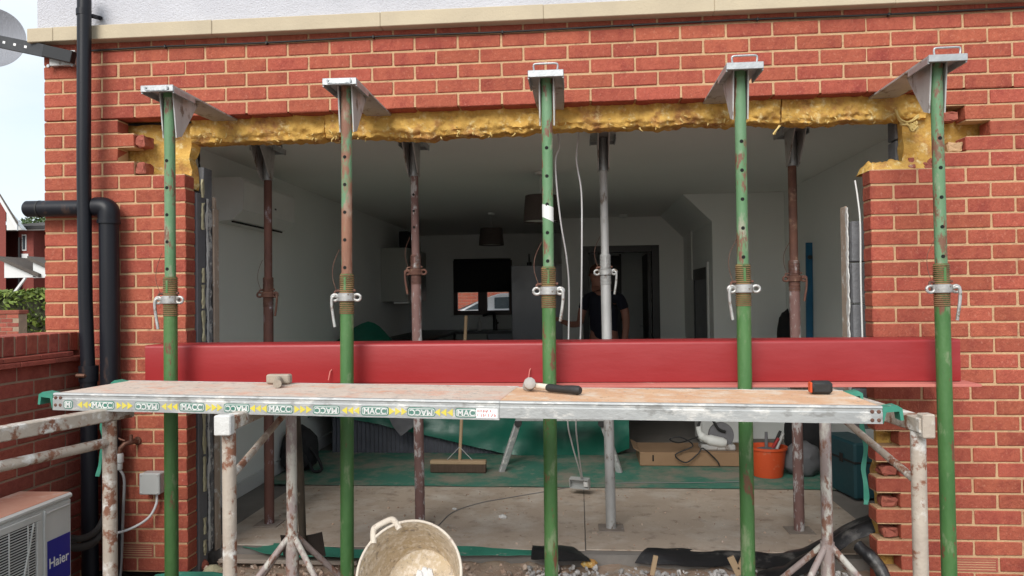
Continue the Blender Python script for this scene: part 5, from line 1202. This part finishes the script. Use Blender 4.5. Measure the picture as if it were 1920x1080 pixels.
tag(obj('rubble_bed', b, mat('rubble_earth', (.42, .32, .24), (.32, .22, .16), 6, .95, bump=.9, bscale=45, c3=(.42, .36, .3), s3=9, t3=(.5, .62), c4=(.36, .16, .1), s4=4, t4=(.52, .66)), None, 60), 'bed of brown rubble and mortar dust along the threshold', 'rubble', kind='stuff')
def rocks(n_, xr, yr, zr, sr, seed, m, lab, nm):
    rs = random.Random(seed); b = new(); base = new(); bmesh.ops.create_icosphere(base, subdivisions=1, radius=1); me = bpy.data.meshes.new('r'); base.to_mesh(me); base.free()
    for k in range(n_):
        s_ = sr[0]+(sr[1]-sr[0])*rs.random()**2.5; n0 = len(b.verts); b.from_mesh(me); b.verts.ensure_lookup_table(); vs = b.verts[n0:]
        for v in vs: v.co *= rs.uniform(.7, 1.25)
        bmesh.ops.transform(b, matrix=Matrix.Translation((rs.uniform(*xr), rs.uniform(*yr), rs.uniform(*zr)+s_*.4)) @ Matrix.Rotation(rs.uniform(0, 6.3), 4, Vector((rs.random(), rs.random(), rs.random()+.1))) @ Matrix.Diagonal((s_, s_*rs.uniform(.6, 1), s_*rs.uniform(.4, .8), 1)), verts=vs)
    return tag(obj(nm, b, m), lab, 'rubble', kind='stuff')
rocks(900, (-1.08, .85), (-.1, .28), (.028, .05), (.003, .024), 5, M_rub, 'small brown rubble scattered along the left threshold', 'small_rubble')
rocks(900, (.65, 2.3), (-.1, .24), (.03, .055), (.003, .024), 6, M_rubg, 'small grey rubble scattered along the right threshold', 'small_rubble')
rocks(650, (-1.15, 2.6), (.36, 1.7), (FL+.008, FL+.009), (.0015, .010), 7, M_rub, 'tiny crumbs of debris scattered over the hardboard floor', 'floor_crumbs')
def chunk(x, y, Z, s_, m, lab, seed, cat='rubble', grp='loose lumps at the threshold'):
    p = atz(x, y, Z); b = new(); bmesh.ops.create_icosphere(b, subdivisions=2, radius=1)
    for v in b.verts: v.co = Vector((v.co.x*s_*1.2, v.co.y*s_*.8, v.co.z*s_*.7))*(1+.25*noise.noise(v.co*1.6+Vector((seed, 0, 0))))+p+Vector((0, 0, s_*.45))
    return one('rubble_lump', b, m, lab, cat, grp)
chunk(942, 972, FL+.008, .022, M_whitepl, 'pale stone lying alone on the hardboard', 1)
chunk(852, 956, FL+.008, .014, M_whitepl, 'small white chip on the hardboard near the cable', 2)
chunk(372, 1066, .04, .05, M_brick_core, 'broken orange brick lump at the foot of the left pier', 3)
chunk(400, 1078, .03, .045, M_foam, 'buff broken lump beside the left pier foot', 4)
chunk(1105, 1062, .06, .035, M_ins, 'yellow lump of wool in the grey rubble', 5)
for k, (x, y) in enumerate(((1226, 1060), (1376, 1062), (1392, 1050))):
    b = new(); p = at(x, y, .05); Mx = Matrix.Translation(p) @ Matrix.Rotation(R((12, -25, 20)[k]), 4, 'Y'); box(b, (-.012, -.008, -.05), ((.012, .022, .016)[k], .008, .05), .002, Mx)
    one('wood_chip', b, M_wood, ('thin wood chip upright in the rubble right of centre', 'flat wood chip leaning by the fourth green prop', 'short wood chip behind the fourth green prop')[k], 'wood chip', 'wood chips in the rubble')
b = new(); rows = [[at(x, y, -.22)+Vector((0, 0, .0)) for x, y in ((290, 1078), (340, 1070), (400, 1072), (440, 1078))], [at(x, y, -.30) for x, y in ((280, 1086), (340, 1090), (400, 1090), (450, 1086))]]
sheet(b, rows, .004, .006, 10); one('green_scrap', b, M_teal, 'green plastic scrap at the base of the left pier', 'plastic sheet')

# ================================================================== BEYOND THE GARDEN WALL AND BEHIND THE HOUSE
def leaves(c, r, n_, size, seed, box_=False):
    rs = random.Random(seed); vs = []; fs = []
    for k in range(n_):
        if box_: d = Vector((rs.uniform(-1, 1), rs.uniform(-1, 1), rs.uniform(-1, 1))); ax_ = rs.randint(0, 2); d[ax_] = math.copysign(rs.uniform(.8, 1), d[ax_])
        else:
            d = Vector((rs.gauss(0, 1), rs.gauss(0, 1), rs.gauss(0, 1))).normalized()*rs.uniform(.55, 1)**.5
        p = Vector(c)+Vector((d.x*r[0], d.y*r[1], d.z*r[2])); p += noise.noise_vector(p*1.3)*(.25 if not box_ else .16)
        s_ = size*rs.uniform(.6, 1.4); u = Vector((rs.gauss(0, 1), rs.gauss(0, 1), rs.gauss(0, .6))).normalized(); v = u.cross(Vector((rs.gauss(0, 1), rs.gauss(0, 1), rs.gauss(0, 1)))).normalized()
        i0 = len(vs); vs += [p-u*s_, p-v*s_*.5, p+u*s_, p+v*s_*.5]; fs.append((i0, i0+1, i0+2, i0+3))
    me = bpy.data.meshes.new('foliage'); me.from_pydata([tuple(v) for v in vs], [], fs); return me
HY = 9.5; a, c_ = at(-60, 540, HY), at(110, 625, HY)
hg = empty('hedge', ((a.x+c_.x)/2, HY, 0), 'clipped green hedge beyond the garden wall', 'hedge')
cx = (a.x-1.0+c_.x)/2; hw = (c_.x-a.x+1.0)/2; htop = at(40, 538, HY).z
o = obj('foliage', leaves((cx, HY+.5, htop/2), (hw, .5, htop/2), 9000, .055, 1, True), M_leaf, None); o.parent = hg; o.location = -hg.location
b = new(); box(b, (cx-hw*.9, HY+.15, 0), (cx+hw*.9, HY+.85, htop-.16)); obj('stems', b, M_leafin, hg)
WY = 8.6; a, c_ = at(-60, 590, WY), at(35, 588, WY); lw = empty('far_garden_wall', (a.x, WY, 0), 'low red brick wall in front of the hedge', 'wall')
b = new(); box(b, (a.x, WY, 0), (c_.x, WY+.2, a.z)); wf = obj('wall_core', b, M_gmortar, lw)
for n in range(8):
    z = a.z-.075*(n+1)+.003
    for k in range(3):
        x1_ = c_.x-.002-.225*k-(.1125 if n % 2 else 0); o = obj('brick', brick_mesh(.215, (k+n) % 4, M_gbrick), None, lw); o.location = Vector((x1_-.215, WY-.006, z))-lw.location
b = new(); box(b, (a.x, WY-.02, a.z+.001), (c_.x+.02, WY+.22, a.z+.07), .008); obj('wall_cap', b, M_gbrick, lw)
# neighbouring house
NY = 34
nb = empty('neighbour_house', at(40, 560, NY), 'red brick neighbouring house with white gable boards far left', 'house')
def npt(x, y, Y=NY): return at(x, y, Y)
g0 = NY-2.0; GD = ray(-10, 450); GD.z = 0
pl = [npt(-70, 600, g0), npt(11, 600, g0), npt(11, 390, g0), npt(0, 369, g0), npt(-30, 330, g0), npt(-70, 380, g0)]
b = new(); prism(b, [(p.x, g0, p.z if p.z > 2.5 or True else 0) for p in pl], tuple(GD*6)); obj('gable_wall', b, M_farb, nb)
a_, c_ = npt(-30, 318, g0-.4), npt(32, 422, g0-.4)
b = new(); prism(b, [(a_.x, g0-.4, a_.z), (c_.x, g0-.4, c_.z), (c_.x, g0-.4, c_.z-.28), (a_.x, g0-.4, a_.z-.28)], (0, .08, 0)); obj('bargeboard', b, M_skirt, nb)
b = new(); prism(b, [(a_.x, g0-.45, a_.z+.14), (c_.x+.1, g0-.45, c_.z+.14), (c_.x+.1, g0-.45, c_.z+.02), (a_.x, g0-.45, a_.z+.02)], tuple(GD*6)); obj('gable_roof', b, M_roof, nb)
b = new(); prism(b, [(npt(11, 0, g0).x, g0+.001, npt(11, 395, g0).z), (c_.x, g0+.001, c_.z-.2), (npt(11, 0, g0).x, g0+.001, c_.z-.2)], (0, .3, 0)); obj('soffit', b, M_skirt, nb)
x0_, x1_ = npt(10, 500).x, npt(150, 500).x; ez = npt(40, 432).z
b = new(); box(b, (x0_, NY, 0), (x1_, NY+7, ez)); obj('wall', b, M_farb, nb)
ex = npt(63, 500, NY-1.2).x
b = new(); box(b, (npt(35, 500, NY-1.2).x, NY-1.2, 0), (ex, NY-.01, ez-.02)); obj('bay_wall', b, M_farb, nb)
b = new(); prism(b, [(x0_-.2, NY-1.6, ez+.05), (x0_-.2, NY+3, ez+.75), (x0_-.2, NY+7.4, ez+.05)], (x1_-x0_+.4, 0, 0)); obj('roof', b, M_roof, nb)
b = new(); box(b, (x0_, NY-1.62, ez-.10), (x1_, NY-1.45, ez+.06)); obj('gutter', b, M_cable, nb); b = new(); box(b, (x0_, NY-1.44, ez-.16), (x1_, NY-1.22, ez+.02)); obj('fascia', b, M_skirt, nb)
a_, c_ = npt(42, 440, NY-1.2), npt(50, 470, NY-1.2); b = new(); box(b, (a_.x, NY-1.24, c_.z), (c_.x, NY-1.2, a_.z)); wn = obj('window', b, M_skirt, nb); b = new(); box(b, (a_.x+.05, NY-1.26, c_.z+.06), (c_.x-.04, NY-1.241, a_.z-.06)); obj('pane', b, M_glassd, wn)
a_, c_ = npt(41, 476, NY-1.2), npt(54, 505, NY-1.2); b = new(); box(b, (a_.x, NY-1.25, c_.z), (c_.x, NY-1.2, a_.z)); obj('white_panel', b, M_skirt, nb)
b = new(); tube(b, [npt(36, 445, NY-1.35), npt(36, 560, NY-1.35)], .06, 8); obj('downpipe', b, M_cable, nb)
for x_, dx in ((8, 62), (62, 60)):
    P0, P1 = npt(x_, 492, NY-3.4), npt(x_+dx, 518, NY-3.4); zb_ = npt(x_, 521, NY-3.4).z
    b = new(); prism(b, [(P0.x, NY-3.4, zb_), (P0.x, NY-3.4, P0.z), (P1.x, NY-3.4, zb_)], (0, .2, 0)); obj('porch_gable', b, M_skirt, nb)
    b = new(); prism(b, [(P0.x-.15, NY-3.6, P0.z+.12), (P0.x-.15, NY-3.6, P0.z+.3), (P1.x+.2, NY-3.6, zb_+.16), (P1.x+.2, NY-3.6, zb_+.0)], (0, 2.0, 0)); obj('porch_roof', b, M_roof, nb)
    b = new(); bar(b, (P0.x+.3, NY-3.4, zb_-1.0), (P0.x+1.1, NY-3.4, zb_-.02), .1, .1); obj('porch_brace', b, M_skirt, nb)
tY = 48; p = at(62, 418, tY); tr = empty('tree', (p.x, tY, 0), 'tree top showing above the neighbouring roof', 'tree')
o = obj('crown', leaves((p.x+.2, tY, p.z-1.2), (2.2, 1.6, 1.7), 3500, .12, 4), M_leafd, None); o.parent = tr; o.location = -tr.location
b = new(); tube(b, [(p.x, tY, 0), (p.x+.1, tY, 2.5), (p.x+.3, tY, p.z-1)], [.25, .2, .08], 10); tube(b, [(p.x+.1, tY, 2.6), (p.x+1.0, tY, p.z-1)], [.12, .04], 8); obj('trunk', b, M_bark, tr, 60)
# car and brick wall seen through the kitchen window
KY = 13.5; bw = empty('rear_brick_wall', (0, KY, 0), 'brick wall seen through the kitchen window behind the car', 'wall')
b = new(); box(b, (-6, KY, 0), (5, KY+.2, 3.2)); obj('wall_face', b, M_gmortar, bw)
rb_ = new()
for n in range(26):
    for k in range(22):
        x = -3.2+.225*k+(.1125 if n % 2 else 0); add_mesh(rb_, brick_mesh(.215, (k+n) % 4, M_gbrick), Matrix.Translation((x, KY-.006, .6+.075*n)))
tag(obj('bricks', rb_, M_brick_i, bw), kind='stuff')
cY_ = 10.6; f0 = at(858, 586, cY_); car = empty('parked_car', (f0.x+2, cY_+.8, 0), 'white parked car seen through the kitchen window', 'car')
zroof = at(935, 549, cY_).z; zb_ = at(900, 584, cY_).z; x_ = f0.x-1.15
side = [(0, .32), (.02, .62), (.25, .74), (1.05, zb_-.02), (1.25, zb_+.02), (2.9, zb_+.05), (3.7, zb_-.02), (4.05, .85), (4.1, .4), (3.6, .28), (.5, .28)]
b = new(); prism(b, [(x_+u, cY_, v) for u, v in side], (0, 1.7, 0)); bmesh.ops.bevel(b, geom=b.edges[:], offset=.04, segments=2, affect='EDGES'); obj('body', b, M_carw, car, 40)
cab = [(1.10, zb_-.02), (1.62, zroof-.12), (1.95, zroof-.01), (2.5, zroof), (3.0, zroof-.05), (3.6, zb_)]
b = new(); prism(b, [(x_+u, cY_+.10, v) for u, v in cab], (0, 1.5, 0)); bmesh.ops.bevel(b, geom=b.edges[:], offset=.03, segments=2, affect='EDGES'); obj('cabin', b, M_carw, car, 40)
for pts in ([(1.28, zb_+.03), (1.64, zroof-.15), (1.72, zroof-.12), (1.72, zb_+.05)], [(1.86, zb_+.05), (1.86, zroof-.09), (2.45, zroof-.07), (2.45, zb_+.06)], [(2.53, zb_+.06), (2.53, zroof-.07), (2.95, zroof-.11), (3.35, zb_+.05)]):
    b = new(); prism(b, [(x_+u, cY_+.088, v) for u, v in pts], (0, .014, 0)); obj('side_window', b, M_carg, car)
b = new(); prism(b, [(x_+1.12, cY_+.18, zb_+.02), (x_+1.12, cY_+1.5, zb_+.02), (x_+1.60, cY_+1.45, zroof-.14), (x_+1.60, cY_+.22, zroof-.14)], (-.012, 0, .012)); obj('windscreen', b, M_carg, car)
for u in (.75, 3.25):
    for y in (cY_-.01, cY_+1.52):
        b = new(); lathe(b, [(.2, 0), (.31, .02), (.31, .17), (.2, .19)], 28, (x_+u, y+.19, .31), Matrix.Rotation(R(90), 3, 'X')); wh = obj('wheel', b, M_rubber, car, 40)
        b = new(); lathe(b, [(.18, 0), (.19, .196), (.05, .2)], 20, (x_+u, y+.19, .31), Matrix.Rotation(R(90), 3, 'X')); obj('rim', b, M_galv, wh, 40)
